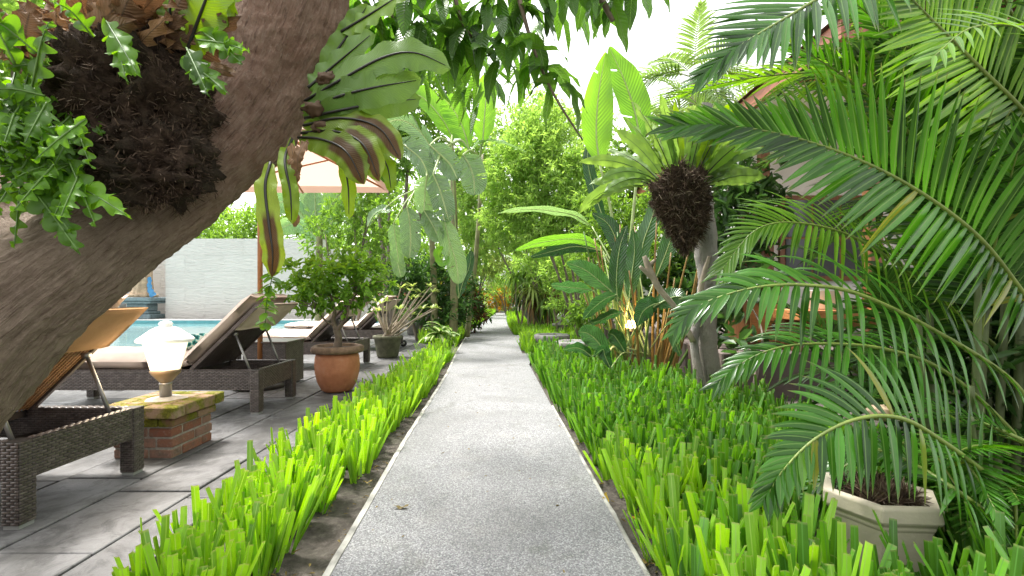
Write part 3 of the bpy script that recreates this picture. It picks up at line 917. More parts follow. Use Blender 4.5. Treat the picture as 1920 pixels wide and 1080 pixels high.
def cushion(mb, pts, y0, y1, th, seed=0):
    """soft pad following pts (x,z) as its underside, rounded edges"""
    m = len(pts); prof = []
    ny = 14
    vs_, fs_ = [], []
    P = [Vector((a, 0, b)) for a, b in pts]
    for i in range(m):
        T = (P[min(i+1, m-1)] - P[max(i-1, 0)]).normalized(); N = Vector((-T.z, 0, T.x))
        if N.z < 0: N = -N
        e = min(1.0, min(i, m - 1 - i) / 2.0); e = 0.55 + 0.45 * e
        for side in (0, 1):
            for j in range(ny):
                s_ = j / (ny - 1); yy = y0 + (y1 - y0) * s_
                d = min(s_, 1 - s_) * (y1 - y0)
                rr = min(1, d / 0.035); rr = math.sqrt(max(0, 1 - (1 - rr) ** 2))
                h = th * (0.5 + (0.5 if side else -0.5) * rr * e) + 0.006 * noise.noise(Vector((P[i].x * 5, yy * 5, seed + side)))
                vs_.append(P[i] + N * h + Vector((0, yy, 0)))
    row = 2 * ny
    for i in range(m - 1):
        for j in range(ny - 1):
            a = i*row + j; fs_.append((a, a + 1, a + row + 1, a + row)[::-1])
            a += ny; fs_.append((a, a + 1, a + row + 1, a + row))
        for j in (0, ny - 1):
            a = i*row + j; fs_.append((a, a + row, a + row + ny, a + ny) if j == 0 else (a, a + ny, a + row + ny, a + row))
    for i in (0, m - 1):
        for j in range(ny - 1):
            a = i*row + j; fs_.append((a, a + ny, a + ny + 1, a + 1) if i == 0 else (a, a + 1, a + ny + 1, a + ny))
    mb.add(vs_, fs_)

def make_lounger(wheels=False):
    """head end at x=0 (towards the path), foot at x=-2, width 0..0.70 in y"""
    t = empty('sun_lounger', (0, 0, 0))
    W = 0.70; lw = 0.075; zt = 0.375; zb = 0.205; L = 2.0
    for (x, yy) in ((-lw, 0), (-lw, W - lw), (-L, 0), (-L, W - lw)):
        lg = woven_box('leg', (x, yy, 0.02), (x + lw, yy + lw, zt), t, 'xXyY')
        c = MB(); c.box((x + .004, yy + .004, 0.0), (x + lw - .004, yy + lw - .004, 0.0195)); c.build('foot_cap', M['grey_cap'], lg, smooth=False)
    woven_box('side_rail', (-L + lw, 0.008, zb), (-lw, 0.045, zt - 0.004), t, 'yYZ')
    woven_box('side_rail', (-L + lw, W - 0.045, zb), (-lw, W - 0.008, zt - 0.004), t, 'yYZ')
    woven_box('end_rail', (-0.045, lw, zb), (-0.008, W - lw, zt - 0.002), t, 'xXZ')
    woven_box('end_rail', (-L + 0.008, lw, zb), (-L + 0.045, W - lw, zt - 0.002), t, 'xXZ')
    bed = MB(); bed.box((-L + 0.046, 0.046, zt - 0.05), (-0.62, W - 0.046, zt - 0.01)); bed.build('deck', M['rattan_in'], t, smooth=False)
    tr = MB(); tr.box((-0.60, 0.046, zb + .01), (-0.05, W - 0.046, zb + 0.03)); tr.build('tray', M['rattan_in'], t, smooth=False)
    # raised backrest: frame, woven sling, struts
    hx, hz, a, BL = -0.60, 0.375, R(44), 0.79
    ca, sa = math.cos(a), math.sin(a)
    Mx = Matrix(((ca, 0, -sa, hx), (0, 1, 0, 0), (sa, 0, ca, hz), (0, 0, 0, 1)))
    bk = MB()
    for yy in (0.03, W - 0.06): bk.box((0, yy, -0.02), (BL, yy + 0.03, 0.012), 0.004, M=Mx)
    bk.box((BL - 0.03, 0.06, -0.02), (BL, W - 0.06, 0.012), 0.004, M=Mx)
    br = bk.build('backrest', M['rattan'], t, smooth=False)
    sl = MB()
    for k in range(50):
        s_ = 0.012 + k * 0.0150
        sl.box((s_, 0.06, -0.006), (s_ + 0.0085, W - 0.06, 0.002), 0, M=Mx)
    for k in range(24):
        yy = 0.07 + k * (W - 0.14) / 23
        sl.box((0.0, yy - 0.003, -0.0095), (BL - 0.03, yy + 0.003, -0.0065), 0, M=Mx)
    slo = sl.build('sling', M['rattan'], br, smooth=False); slo['kind'] = 'stuff'
    for yy in (0.09, W - 0.09):
        st = MB(); a0 = Mx @ Vector((0.46, yy, -0.03)); st.tube([a0, (-0.085, yy, zb + 0.06)], 0.010, 8)
        so = st.build('strut', M['metal'], t)
        jn = MB(); jn.tube([a0 + Vector((0, -0.018, 0)), a0 + Vector((0, 0.018, 0))], 0.016, 10); jn.build('hinge', M['metal'], so)
    # cushion: flat pad and backrest pad with a folded-over hood
    cu = MB(); cushion(cu, [(-L + 0.02 + (L - 0.64) * i / 24, zt + 0.004) for i in range(25)], 0.01, W - 0.01, 0.13, 1)
    cu.build('seat_cushion', M['cushion'], t)
    cu = MB(); cushion(cu, [(hx - 0.05 + ca * (0.0 + 0.84 * i / 16) , hz + 0.015 + sa * (0.84 * i / 16)) for i in range(17)], 0.01, W - 0.01, 0.085, 4)
    cb_ = cu.build('back_cushion', M['cushion'], t)
    hd = MB(); cushion(hd, [(hx + ca * (0.52 + 0.32 * i / 8) + sa * 0.045, hz + sa * (0.52 + 0.32 * i / 8) - ca * 0.045) for i in range(9)], 0.0, W, 0.022, 8)
    hd.build('cushion_hood', M['cushion'], cb_)
    if wheels:
        for yy in (0.02, W - 0.02):
            wh = MB(); wh.tube([(0.07, yy - 0.02, 0.065), (0.07, yy + 0.02, 0.065)], 0.065, 20); w_ = wh.build('wheel', M['rubber'], t)
            hb_ = MB(); hb_.tube([(0.07, yy - 0.024, 0.065), (0.07, yy + 0.024, 0.065)], 0.028, 14); hb_.build('hub', M['grey_cap'], w_)
        ax = MB(); ax.tube([(0.07, 0.04, 0.065), (0.07, W - 0.04, 0.065)], 0.008, 6); ax.build('axle', M['metal'], t)
        br_ = MB(); br_.box((-0.01, 0.06, 0.07), (0.075, 0.09, 0.22)); br_.box((-0.01, W - 0.09, 0.07), (0.075, W - 0.06, 0.22)); br_.build('wheel_bracket', M['dark_metal'], t, smooth=False)
    return t
random.seed(3)
lg = 'sun loungers along the pool terrace'
LN = make_lounger()
l1 = LN; l1.location = (-2.10, 2.06, 0)
tag(l1, 'nearest dark woven sun lounger, half hidden behind the leaning trunk', 'sun lounger', lg)
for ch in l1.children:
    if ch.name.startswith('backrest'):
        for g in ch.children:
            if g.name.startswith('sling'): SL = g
l2 = copy_tree(LN, None, (-2.13, 4.07, 0)); tag(l2, 'dark woven lounger with raised cream back behind the glass lamp', 'sun lounger', lg)
l3 = copy_tree(LN, None, (-2.13, 6.55, 0)); tag(l3, 'dark woven lounger with raised back behind the terracotta pot', 'sun lounger', lg)
l4 = make_lounger(True); l4.location = (-2.22, 8.9, 0); tag(l4, 'farthest dark woven lounger, on small black wheels', 'sun lounger', lg)
SL.data = SL.data.copy(); SL.data.materials[0] = M['rattan_lit']
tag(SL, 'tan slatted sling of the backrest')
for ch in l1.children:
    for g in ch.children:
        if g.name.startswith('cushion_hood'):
            g.data = g.data.copy(); g.data.materials[0] = M['hood']; tag(g, 'underside of the cushion hood, coloured orange-tan as if lit')

# woven side table
tb = empty('side_table', (-2.55, 5.5, 0), 'dark woven cube side table between the second and third loungers', 'side table')
woven_box('body', (-2.95, 5.30, 0.02), (-2.48, 5.75, 0.48), tb, 'xXyY')
mb = MB(); mb.box((-2.97, 5.28, 0.481), (-2.46, 5.77, 0.50), 0.004); mb.build('top', M['rattan'], tb, smooth=False)

# rolled towel on lounger two
mb = MB(); c0 = S(372, 612, 4.6)
tw = empty('rolled_towel', (-3.0, 4.55, 0.52), 'rolled teal and white patterned towel on the second lounger', 'towel')
mb.tube([(-3.00, 4.30, 0.575), (-2.99, 4.32, 0.578), (-2.93, 4.55, 0.58), (-2.87, 4.72, 0.578), (-2.86, 4.74, 0.575)], [0.045, 0.065, 0.07, 0.065, 0.045], 20)
mb.build('roll', M['towel'], tw)
sp = MB(); sp.tube([Vector((-3.004 - 0.0, 4.293, 0.575)) + Vector((math.cos(a)*r, 0.0, math.sin(a)*r)) for a, r in [(i*.5, 0.006 + i*0.0014) for i in range(26)]], 0.004, 5); sp.build('spiral_end', M['cushion'], tw)

# parasol
px, py = -2.76, 5.3
ps = empty('parasol', (px, py, 0), 'pink-beige square parasol on a wooden pole behind the second lounger', 'parasol')
mb = MB(); mb.tube([(px, py, 0.05), (px, py, 2.95)], 0.027, 14); mb.build('pole', M['pole'], ps)
mb = MB(); mb.lathe([(0.27, 0.0), (0.27, 0.05), (0.10, 0.07), (0.045, 0.09), (0.045, 0.25)], (px, py, 0.002), 24); mb.build('base', M['dark_metal'], ps)
hw, ze, za = 1.12, 2.44, 2.95
cs = [Vector((px + sx*hw, py + sy*hw, ze)) for sx, sy in ((-1,-1), (1,-1), (1,1), (-1,1))]
ap = Vector((px, py, za))
mb = MB(); n = 10
for k in range(4):
    a, b = cs[k], cs[(k+1) % 4]
    vs_, fs_ = [], []
    for i in range(n + 1):
        for j in range(n + 1):
            e = a.lerp(b, j / n); p = ap.lerp(e, i / n)
            p.z -= 0.06 * math.sin(PI * i / n) * math.sin(PI * j / n) - 0.02 * (i/n) * math.sin(PI * j / n)
            vs_.append(p)
    for i in range(n):
        for j in range(n):
            q = i*(n+1) + j; fs_.append((q, q + 1, q + n + 2, q + n + 1))
    b0 = len(vs_)
    for j in range(n + 1):
        p = a.lerp(b, j / n); vs_.append(p + Vector((0, 0, 0.019*math.sin(PI*j/n)))); vs_.append(p + Vector((0, 0, -0.07)))
    for j in range(n): fs_.append((b0 + 2*j, b0 + 2*j + 2, b0 + 2*j + 3, b0 + 2*j + 1))
    mb.add(vs_, fs_)
mb.build('canopy', M['canopy'], ps)
for k in range(8):
    e = cs[k // 2] if k % 2 == 0 else cs[k // 2].lerp(cs[(k // 2 + 1) % 4], 0.5)
    r_ = MB(); d_ = Vector((0, 0, -0.045)); r_.tube([ap + d_ + Vector((0, 0, -.02)), ap.lerp(e, 0.97) + d_ - Vector((0, 0, 0.05 if k % 2 else 0))], 0.013, 6); ro = r_.build('rib', M['pole'], ps)
    st = MB(); st.tube([(px, py, 2.32), ap.lerp(e, 0.5) + d_], 0.010, 6); st.build('strut', M['pole'], ro)
mb = MB(); mb.lathe([(0.03, 0), (0.05, 0.01), (0.05, 0.09), (0.03, 0.1)], (px, py, 2.27), 14); mb.build('hub', M['dark_metal'], ps)

# brick lamp pillar: five courses of real bricks
pl = empty('brick_pillar', (-2.25, 3.15, 0), 'short mossy brick pillar carrying the lit lamp', 'pillar')
X0, X1, Y0, Y1 = -2.445, -2.075, 2.955, 3.355
mb = MB(); mb.box((X0 + .012, Y0 + .012, 0), (X1 - .012, Y1 - .012, 0.3)); mb.build('mortar', M['mortar'], pl, smooth=False)
random.seed(5)
def course(z0, z1, ex, mat, odd):
    x0, x1, y0, y1 = X0 - ex, X1 + ex, Y0 - ex, Y1 + ex
    d = 0.105
    def bk(a0, b0, a1, b1):
        j = lambda: random.uniform(-.004, .004)
        m_ = MB(); m_.box((a0 + .004 + j(), b0 + .004 + j(), z0 + .004), (a1 - .004 + j(), b1 - .004 + j(), z1 - .004), 0.006); m_.build('brick', M[mat], pl, smooth=False)
    if odd:
        m1 = (x0 + x1) / 2 + .03
        bk(x0, y0, m1, y0 + d); bk(m1, y0, x1, y0 + d); bk(x0, y1 - d, m1 - .05, y1); bk(m1 - .05, y1 - d, x1, y1)
        bk(x0, y0 + d, x0 + d, y1 - d); bk(x1 - d, y0 + d, x1, y1 - d)
    else:
        m1 = (y0 + y1) / 2 - .02
        bk(x0, y0, x0 + d, m1); bk(x0, m1, x0 + d, y1); bk(x1 - d, y0, x1, m1 + .04); bk(x1 - d, m1 + .04, x1, y1)
        bk(x0 + d, y0, x1 - d, y0 + d); bk(x0 + d, y1 - d, x1 - d, y1)
    if ex > 0.03: bk(x0 + d, y0 + d, x1 - d, y1 - d)
course(0.0, 0.062, 0.0, 'brick', True); course(0.066, 0.128, 0.0, 'brick', False); course(0.132, 0.192, 0.0, 'brick', True)
course(0.196, 0.252, 0.018, 'moss', False)
course(0.256, 0.335, 0.058, 'moss', True)
lx, ly, lz = -2.255, 3.15, 0.335
mb = MB()
vs_ = []
for r_, z in ((0.11, 0.0), (0.085, 0.008), (0.05, 0.013), (0.001, 0.015)):
    for k in range(24):
        a = k / 24 * 2 * PI; q = r_ * (1 + 0.3 * noise.noise(Vector((math.cos(a)*1.5, math.sin(a)*1.5, 2)))); vs_.append((lx + q*math.cos(a), ly + q*math.sin(a), lz + z - .003))
mb.add(vs_, [(i*24 + k, i*24 + (k+1) % 24, (i+1)*24 + (k+1) % 24, (i+1)*24 + k) for i in range(3) for k in range(24)]); mb.build('cement_patch', M['cementpatch'], pl)

gl = empty('garden_lamp', (lx, ly, lz + .012), 'lit white glass garden lamp on the brick pillar', 'lamp')
mb = MB(); mb.lathe([(0.034, 0.0), (0.034, 0.075), (0.037, 0.078), (0.037, 0.09), (0.03, 0.092)], (lx, ly, lz + .012), 20); mb.build('stem', M['metal'], gl)
mb = MB(); mb.lathe([(0.031, 0.09), (0.036, 0.10), (0.058, 0.125), (0.083, 0.155), (0.088, 0.172), (0.082, 0.178)], (lx, ly, lz + .01), 28); mb.build('collar', M['lampbase'], gl)
lob = lambda a, z: 1 + 0.03 * math.cos(6 * a)
mb = MB(); mb.lathe([(0.078, 0.170), (0.086, 0.19), (0.100, 0.25), (0.115, 0.31), (0.125, 0.36), (0.124, 0.372)], (lx, ly, lz + .01), 48, lob=lob); mb.build('glass', M['opal'], gl)
mb = MB(); mb.lathe([(0.120, 0.352), (0.160, 0.362), (0.165, 0.372), (0.155, 0.383), (0.125, 0.405), (0.085, 0.438), (0.055, 0.452), (0.038, 0.456), (0.036, 0.466), (0.042, 0.474), (0.034, 0.486), (0.012, 0.494)], (lx, ly, lz + .01), 48, lob=lob); mb.build('hat', M['opalhat'], gl)
ld = bpy.data.lights.new('garden_lamp_light', 'POINT'); ld.energy = 1.5; ld.color = (1, 0.78, 0.5); ld.shadow_soft_size = 0.12
lo = bpy.data.objects.new('garden_lamp_light', ld); lo.location = (lx, ly - .26, lz + .30); col.objects.link(lo)

# statue on its pedestal in the wall recess
sx_, sy_ = -14.75, 19.3
pd = empty('statue_pedestal', (sx_, sy_, 0), 'blue-grey stepped stone pedestal at the far pool edge', 'pedestal')
for nm, h0, h1, w in (('plinth', 0.1, 0.28, 0.62), ('step', 0.282, 0.40, 0.50), ('shaft', 0.402, 0.70, 0.42), ('cornice', 0.702, 0.80, 0.66), ('cap', 0.802, 0.95, 0.74)):
    mb = MB(); mb.box((sx_ - w, sy_ - w*.7, h0), (sx_ + w, sy_ + w*.7, h1), 0.03); mb.build(nm, M['bluestone'], pd, smooth=False)
stt = empty('statue', (sx_, sy_, 0.95), 'sandstone robed figure standing on the blue-grey pedestal', 'statue')
mb = MB(); fl = lambda a, z: (1 + 0.10 * math.cos(9 * a) * max(0, 1 - z / 1.3)) * (1.0 if abs(math.sin(a)) < .6 else 0.86)
mb.lathe([(0.46, 0.0), (0.47, 0.10), (0.40, 0.12), (0.36, 0.35), (0.33, 0.8), (0.34, 1.05), (0.30, 1.15), (0.25, 1.3), (0.30, 1.55), (0.36, 1.75), (0.30, 1.86), (0.12, 1.93), (0.10, 2.0), (0.16, 2.08), (0.18, 2.2), (0.15, 2.33), (0.10, 2.42), (0.04, 2.58), (0.01, 2.6)], (sx_, sy_, 0.952), 54, lob=fl)
for s_ in (-1, 1):
    mb.tube([(sx_ + s_*.33, sy_, 2.68), (sx_ + s_*.45, sy_ - .05, 2.4), (sx_ + s_*.36, sy_ - .22, 2.15), (sx_ + s_*.10, sy_ - .36, 2.25)], [0.11, 0.09, 0.08, 0.07], 10)
mb.build('figure', M['sandstone'], stt)
mb = MB(); mb.box((sx_ - .42, sy_ - .36, 0.952), (sx_ + .42, sy_ + .36, 1.09), 0.03); mb.build('base', M['sandstone'], stt, smooth=False)
cl = MB(); ribbon(cl, catmull([(sx_ + .5, sy_ - .3, 1.75), (sx_ + .53, sy_ - .34, 1.3), (sx_ + .72, sy_ - .4, 0.98)], 14), (1, 0, 0), lambda t: 0.07 + 0.06 * t, fold=0.3, wave=0.03, cols=3)
tag(cl.build('blue_cloth', M['bluecloth']), 'strip of blue cloth hanging beside the statue', 'cloth')

# ================================================================== LEANING TREE (left)
random.seed(21)
def trunk_mesh(name, ctrl, mat, parent, n_al=150, n_ar=72, amp=0.025, freq=4, ridge=0.009, knots=(), fine=0.0):
    P = catmull([S(a, b, d) for a, b, d, r in ctrl], n_al)
    rr = catmull([Vector((r / F * d, 0, 0)) for a, b, d, r in ctrl], n_al)
    mb = MB(); vs_, at, fs_ = [], [], []
    fr = frames(P, (0, 1, 0))
    for i in range(n_al):
        T, A, B = fr[i]; t = i / (n_al - 1)
        for k in range(n_ar + 1):
            an = 2 * PI * k / n_ar
            d = A * math.cos(an) + B * math.sin(an)
            r = rr[i].x
            p = P[i] + d * r
            q = amp * noise.fractal(p * freq, 1, 2, 4)
            q += ridge * noise.fractal(Vector((math.cos(an) * 5, math.sin(an) * 5, t * 7)), 1, 2, 4)
            q += 0.006 * noise.fractal(p * 30, 1, 2, 3)
            if fine: q += fine * (0.5 - abs(noise.fractal(Vector((math.cos(an) * 15, math.sin(an) * 15, t * 26)), 1, 2, 3))) * 2
            for (kp, kr, kh) in knots:
                dd = (p - kp).length
                if dd < kr * 1.6: q += kh * math.exp(-(dd / kr * 1.6) ** 2) * (1 + 0.8 * noise.noise(p * 22))
            vs_.append(P[i] + d * (r + q)); at.append((0.5, t, k / n_ar))
    W = n_ar + 1
    for i in range(n_al - 1):
        for k in range(n_ar):
            fs_.append((i*W + k, i*W + k + 1, (i+1)*W + k + 1, (i+1)*W + k))
    mb.add(vs_, fs_, at)
    return mb.build(name, mat, parent)

mango = empty('mango_tree', S(-330, 1180, 1.5) * 1.0, 'huge leaning brown tree trunk at left with drooping dark leaves', 'tree')
TR = [(-520, 1180, 1.50, 185), (-400, 1020, 1.50, 172), (-190, 775, 1.52, 150), (8, 588, 1.58, 112), (135, 492, 1.66, 90), (242, 414, 1.75, 82), (345, 338, 1.86, 82), (428, 256, 1.96, 86), (485, 170, 2.05, 91), (522, 80, 2.1, 96), (554, -20, 2.15, 97), (590, -200, 2.25, 88), (640, -420, 2.4, 74), (700, -640, 2.5, 60)]
trunk_mesh('trunk', TR, M['bark'], mango, 380, 180, fine=0.004, knots=[(S(545, 232, 1.85), 0.09, 0.05), (S(520, 250, 1.85), 0.05, 0.03), (S(300, 440, 1.6), 0.12, 0.03)])
trunk_mesh('limb', [(150, 540, 1.75, 70), (70, 470, 1.8, 62), (0, 400, 1.85, 52), (-80, 300, 1.95, 45), (-160, 120, 2.0, 38)], M['bark'], mango, 60, 40)
limbs = [[(640, -420, 2.4, 60), (760, -260, 2.55, 38), (860, -140, 2.7, 20), (950, -60, 2.75, 6), (1000, 90, 2.75, 3), (1040, 180, 2.8, 2.4), (1092, 262, 2.9, 1.6)],
         [(760, -260, 2.55, 30), (700, -80, 2.5, 8), (730, 20, 2.6, 3), (775, 80, 2.7, 2)],
         [(860, -120, 2.7, 22), (1000, -90, 2.8, 14), (1110, -20, 2.85, 8), (1150, 40, 2.9, 4)],
         [(860, -120, 2.7, 20), (850, -40, 2.7, 5), (870, 50, 2.7, 3), (930, 105, 2.75, 2)],
         [(1000, -90, 2.8, 12), (1180, -80, 2.9, 7), (1230, -20, 2.95, 3)]]
for L_ in limbs:
    mb = MB(); mb.tube(catmull([S(a, b, d) for a, b, d, r in L_], 30), lerp_list([r / F * d for a, b, d, r in L_], 30), 8); mb.build('limb', M['twig'], mango)
def mango_prof(t): return (max(0.0, math.sin(PI * t ** 0.8)) ** 0.85) if t < 1 else 0
clusters = [(660, -30, 2.4), (680, 25, 2.5), (735, 30, 2.6), (770, 5, 2.6), (790, 60, 2.6), (775, 120, 2.7), (715, 75, 2.65), (835, 15, 2.7), (850, 60, 2.7), (880, 30, 2.7), (925, 20, 2.75), (870, 100, 2.7), (945, 60, 2.75), (975, 30, 2.75), (930, 150, 2.75), (985, 110, 2.75), (1005, 150, 2.78), (1020, 175, 2.8), (1045, 190, 2.8), (1010, 5, 2.8), (1060, 0, 2.8), (1110, 0, 2.85), (1145, 20, 2.9), (1175, -5, 2.9), (1215, -15, 2.95), (1090, -25, 2.85), (820, 125, 2.75), (700, 130, 2.7), (955, -15, 2.75), (905, 75, 2.72), (800, -20, 2.65)]
cnt = 0
for (a, b, d) in clusters:
    b -= 22 if b < 100 else 45
    c = S(a, b, d)
    for k in range(random.choice((4, 5, 6))):
        an = random.random() * 6.28
        dr = Vector((math.cos(an), math.sin(an) * 0.9, random.uniform(-1.3, 0.5)))
        L_ = random.uniform(0.21, 0.34)
        pts = droop(c + Vector((random.uniform(-.05, .05), random.uniform(-.05, .05), random.uniform(-.05, .04))), dr, L_, random.uniform(3, 9), 9)
        w = L_ * random.uniform(0.13, 0.175)
        sd = dr.cross(Vector((0, 0, 1))) + Vector((0, 0, random.uniform(-.5, .5)))
        mb = MB(); ribbon(mb, pts, sd, lambda t: w * mango_prof(t) + 0.0008, fold=0.28, wave=0.006, wf=2.5, cols=2, cup=0.15)
        mb.build('leaf', M['mango'], mango); cnt += 1
        if cnt >= 292: break
    if cnt >= 292: break
# crown above the frame: the rest of the leaves as one part
blob_foliage('foliage', [(-1.1, 3.0, 4.3, 1.5, 1.2, 0.6), (0.2, 3.6, 4.3, 1.1, 1.0, 0.5), (-2.6, 2.6, 4.6, 1.0, 1.0, 0.6)], 800, 0.24, 0.06, M['mango'], mango, drop=0.7)
blob_foliage('foliage', [(-0.55, 3.3, 2.85, 0.55, 0.5, 0.25), (0.15, 3.5, 2.95, 0.5, 0.4, 0.2), (-0.95, 3.1, 2.75, 0.35, 0.35, 0.3)], 210, 0.24, 0.065, M['mango'], mango, drop=0.8)

# ------------------------------------------------------------------ epiphytes on the trunk
def lump(name, c, r, mat, parent, amp=0.22, f=3.0, n=48, shape=None):
    mb = MB(); vs_, fs_ = [], []
    for i in range(n + 1):
        th = PI * i / n
        for k in range(2 * n):
            ph = PI * k / n
            d = Vector((math.sin(th) * math.cos(ph), math.sin(th) * math.sin(ph), math.cos(th)))
            q = 1 + amp * noise.fractal(d * f + Vector(c) * 3, 1, 2, 5) + amp * 0.35 * noise.fractal(d * f * 6, 1, 2, 3)
            v = Vector((d.x * r[0], d.y * r[1], d.z * r[2])) * q
            if shape: v = shape(v)
            vs_.append(Vector(c) + v)
    m2 = 2 * n
    for i in range(n):
        for k in range(m2): fs_.append((i*m2 + k, i*m2 + (k+1) % m2, (i+1)*m2 + (k+1) % m2, (i+1)*m2 + k))
    mb.add(vs_, fs_)
    return mb.build(name, mat, parent), [Vector(v) for v in vs_]

def fibres(name, pts, c, n, L, W, mat, parent, hang=0.6):
    P = np.array([tuple(p) for p in pts]); idx = rng.integers(0, len(P), n)
    cc = P[idx]; out = cc - np.array(tuple(c)); out /= np.linalg.norm(out, axis=1, keepdims=True)
    d = out * 0.35 + unit(n) * 0.8 + np.array([0, 0, -hang])
    V, Q, A = leaf_cloud(cc - out * 0.008, d, unit(n), L * (0.4 + rng.random(n)), W * (0.5 + rng.random(n)))
    return np_object(name, V, Q, A, mat, parent)

rm = empty('root_mass', S(290, 380, 1.75), 'dark tangled fern root mass sitting on the leaning trunk', 'root ball')
cR = S(272, 228, 1.72)
lm, lp = lump('root_ball', cR, (0.245, 0.23, 0.30), M['roots'], rm, 0.35, 2.6, 70)
fibres('fibres', lp, cR, 15000, 0.03, 0.0026, M['fibre'], rm, .25)
for q_, r3 in (((310, 295, 1.62), (.13, .12, .12)), ((200, 150, 1.6), (.15, .12, .14)), ((322, 150, 1.7), (.11, .12, .18)), ((270, 330, 1.6), (.17, .12, .09))):
    l2_, lp2 = lump('root_ball', S(*q_), r3, M['roots'], rm, .4, 3, 40)
    fibres('fibres', lp2, S(*q_), 3500, .026, .0024, M['fibre'], rm, .2)
fibres('pale_fibres', lp, cR, 2200, 0.028, 0.0022, M['fibrepale'], rm, 0.3)

def strap_prof(t): return (min(1, 0.22 + (t * 3.2) ** 0.8) * (1 if t < 0.72 else max(0.0, 1 - ((t - 0.72) / 0.28) ** 2) ** 0.6))
VIEW = Vector((0, 1, 0))
def nest_leaf(parent, ctrl, w, mat, rib='midrib_dark', tilt=0.0, wave=0.012, n=26, fold=0.12, twist=0.0, prof=strap_prof):
    P = catmull([S(*c) for c in ctrl], n)
    T = (P[n // 2] - P[0]).normalized()
    sd = T.cross(VIEW).normalized()
    sd = sd * math.cos(tilt) + VIEW * math.sin(tilt)
    mb = MB(); ribbon(mb, P, sd, lambda t: w * prof(t) + 0.001, fold=fold, wave=wave, wf=5, cols=3, twist=twist, rnd=random.random())
    lf = mb.build('leaf', M[mat], parent)
    if rib:
        fr = frames(P, sd)
        r_ = MB(); r_.tube([p + (-VIEW) * 0.003 for p in P[:-1]], lerp_list([0.006, 0.0045, 0.0012], n - 1), 6); r_.build('midrib', M[rib], lf)
    return lf

bn = empty('nest_fern', S(565, 225, 1.95), 'large pale green nest fern with dark midribs on the right of the trunk', 'fern')
D = 1.9
for ctrl, w, mt, tl in [
    ([(578, 165, D), (625, 125, D), (700, 62, D - .1)], 0.062, 'nest', 0.3),
    ([(572, 190, D), (640, 150, D - .1), (720, 108, D - .15), (780, 100, D - .15), (846, 128, D - .1)], 0.062, 'nest', 0.2),
    ([(566, 206, D), (640, 180, D - .1), (710, 163, D - .15), (790, 150, D - .1)], 0.066, 'nest', -0.1),
    ([(572, 222, D), (650, 205, D - .1), (720, 192, D - .1), (788, 186, D)], 0.056, 'nest', -0.4),
    ([(570, 236, D), (640, 222, D - .1), (710, 240, D - .15), (752, 300, D - .15)], 0.048, 'nest_spore', 0.5),
    ([(566, 250, D), (625, 246, D - .1), (680, 270, D - .2), (712, 340, D - .2)], 0.046, 'nest_spore', 0.2),
    ([(560, 258, D), (605, 262, D - .1), (650, 285, D - .2), (682, 345, D - .2)], 0.055, 'nest_spore', 0.1),
    ([(590, 268, D), (635, 285, D - .1), (652, 340, D - .1), (655, 410, D - .1)], 0.026, 'nest_lime', 0.2),
    ([(548, 262, D), (535, 300, D - .15), (545, 360, D - .2), (548, 420, D - .2)], 0.026, 'nest_lime', 0.7),
    ([(640, 60, D + .1), (690, 30, D + .05), (760, -15, D)], 0.05, 'nest', 0.4),
    ([(600, 140, D + .1), (650, 70, D + .1), (690, 10, D + .1)], 0.05, 'nest', -0.3),
    ([(585, 255, D), (660, 262, D - .1), (720, 300, D - .1), (735, 360, D - .1)], 0.030, 'nest_lime', 0.4)]:
    nest_leaf(bn, ctrl, w, mt, tilt=tl)
lf = nest_leaf(bn, [(508, 305, D - .2), (498, 350, D - .25), (505, 420, D - .27), (512, 475, D - .27), (510, 520, D - .25)], 0.036, 'nest_spore', tilt=0.2, wave=0.01); tag(lf, 'long hanging yellow-green leaf')
for ctrl, w in [([(545, 268, D - .1), (552, 310, D - .15), (548, 350, D - .15), (556, 425, D - .15)], 0.022), ([(575, 262, D - .1), (560, 290, D - .2), (556, 330, D - .2)], 0.016)]:
    lf = nest_leaf(bn, ctrl, w, 'dead', rib=None, wave=0.012, twist=1.5); tag(lf, 'dry brown curled leaf')
for (a, b) in ((600, 150), (590, 240), (575, 205)):
    lump('husk', S(a + 15, b, D - .05), (0.04, 0.03, 0.025), M['dead'], bn, 0.5, 2, 12)

# big leaves and dry bracts above the root mass
tn = empty('crown_fern', S(260, 90, 1.7), 'fern with dry brown bracts and broad green leaves atop the root mass', 'fern')
for ctrl, w, mt, tl in [
    ([(352, 95, 1.6), (372, 40, 1.55), (395, -30, 1.5), (400, -120, 1.45)], 0.085, 'nest_lime', 0.1),
    ([(322, 95, 1.65), (320, 30, 1.6), (318, -60, 1.55)], 0.05, 'nest', 0.1),
    ([(296, 90, 1.65), (275, 30, 1.65), (262, -50, 1.6)], 0.05, 'nest', -0.2),
    ([(250, 90, 1.65), (225, 40, 1.62), (190, -30, 1.6)], 0.05, 'nest', 0.2),
    ([(370, 70, 1.6), (410, 30, 1.55), (450, -20, 1.5)], 0.045, 'nest_lime', 0.3)]:
    nest_leaf(tn, ctrl, w, mt, tilt=tl, rib='midrib_dark')
for i in range(34):
    a = random.uniform(40, 330); b = random.uniform(70, 140) if a > 150 else random.uniform(60, 200)
    ang = random.gauss(-0.25 if a < 200 else 0.15, 0.35)
    if i % 4 == 0: ang += random.choice((-1, 1)) * 0.9
    l = random.uniform(70, 150); d = random.uniform(1.5, 1.68)
    ctrl = [(a, b, d + .06), (a + math.sin(ang) * l * .5, b - math.cos(ang) * l * .5, d), (a + math.sin(ang + .25) * l, b - math.cos(ang) * l, d - random.uniform(0, .12))]
    lf = nest_leaf(tn, ctrl, random.uniform(0.018, 0.048), 'dead', rib=None, tilt=random.uniform(-.7, .7), wave=0.02, twist=random.uniform(-.8, .8), n=18, fold=0.35)

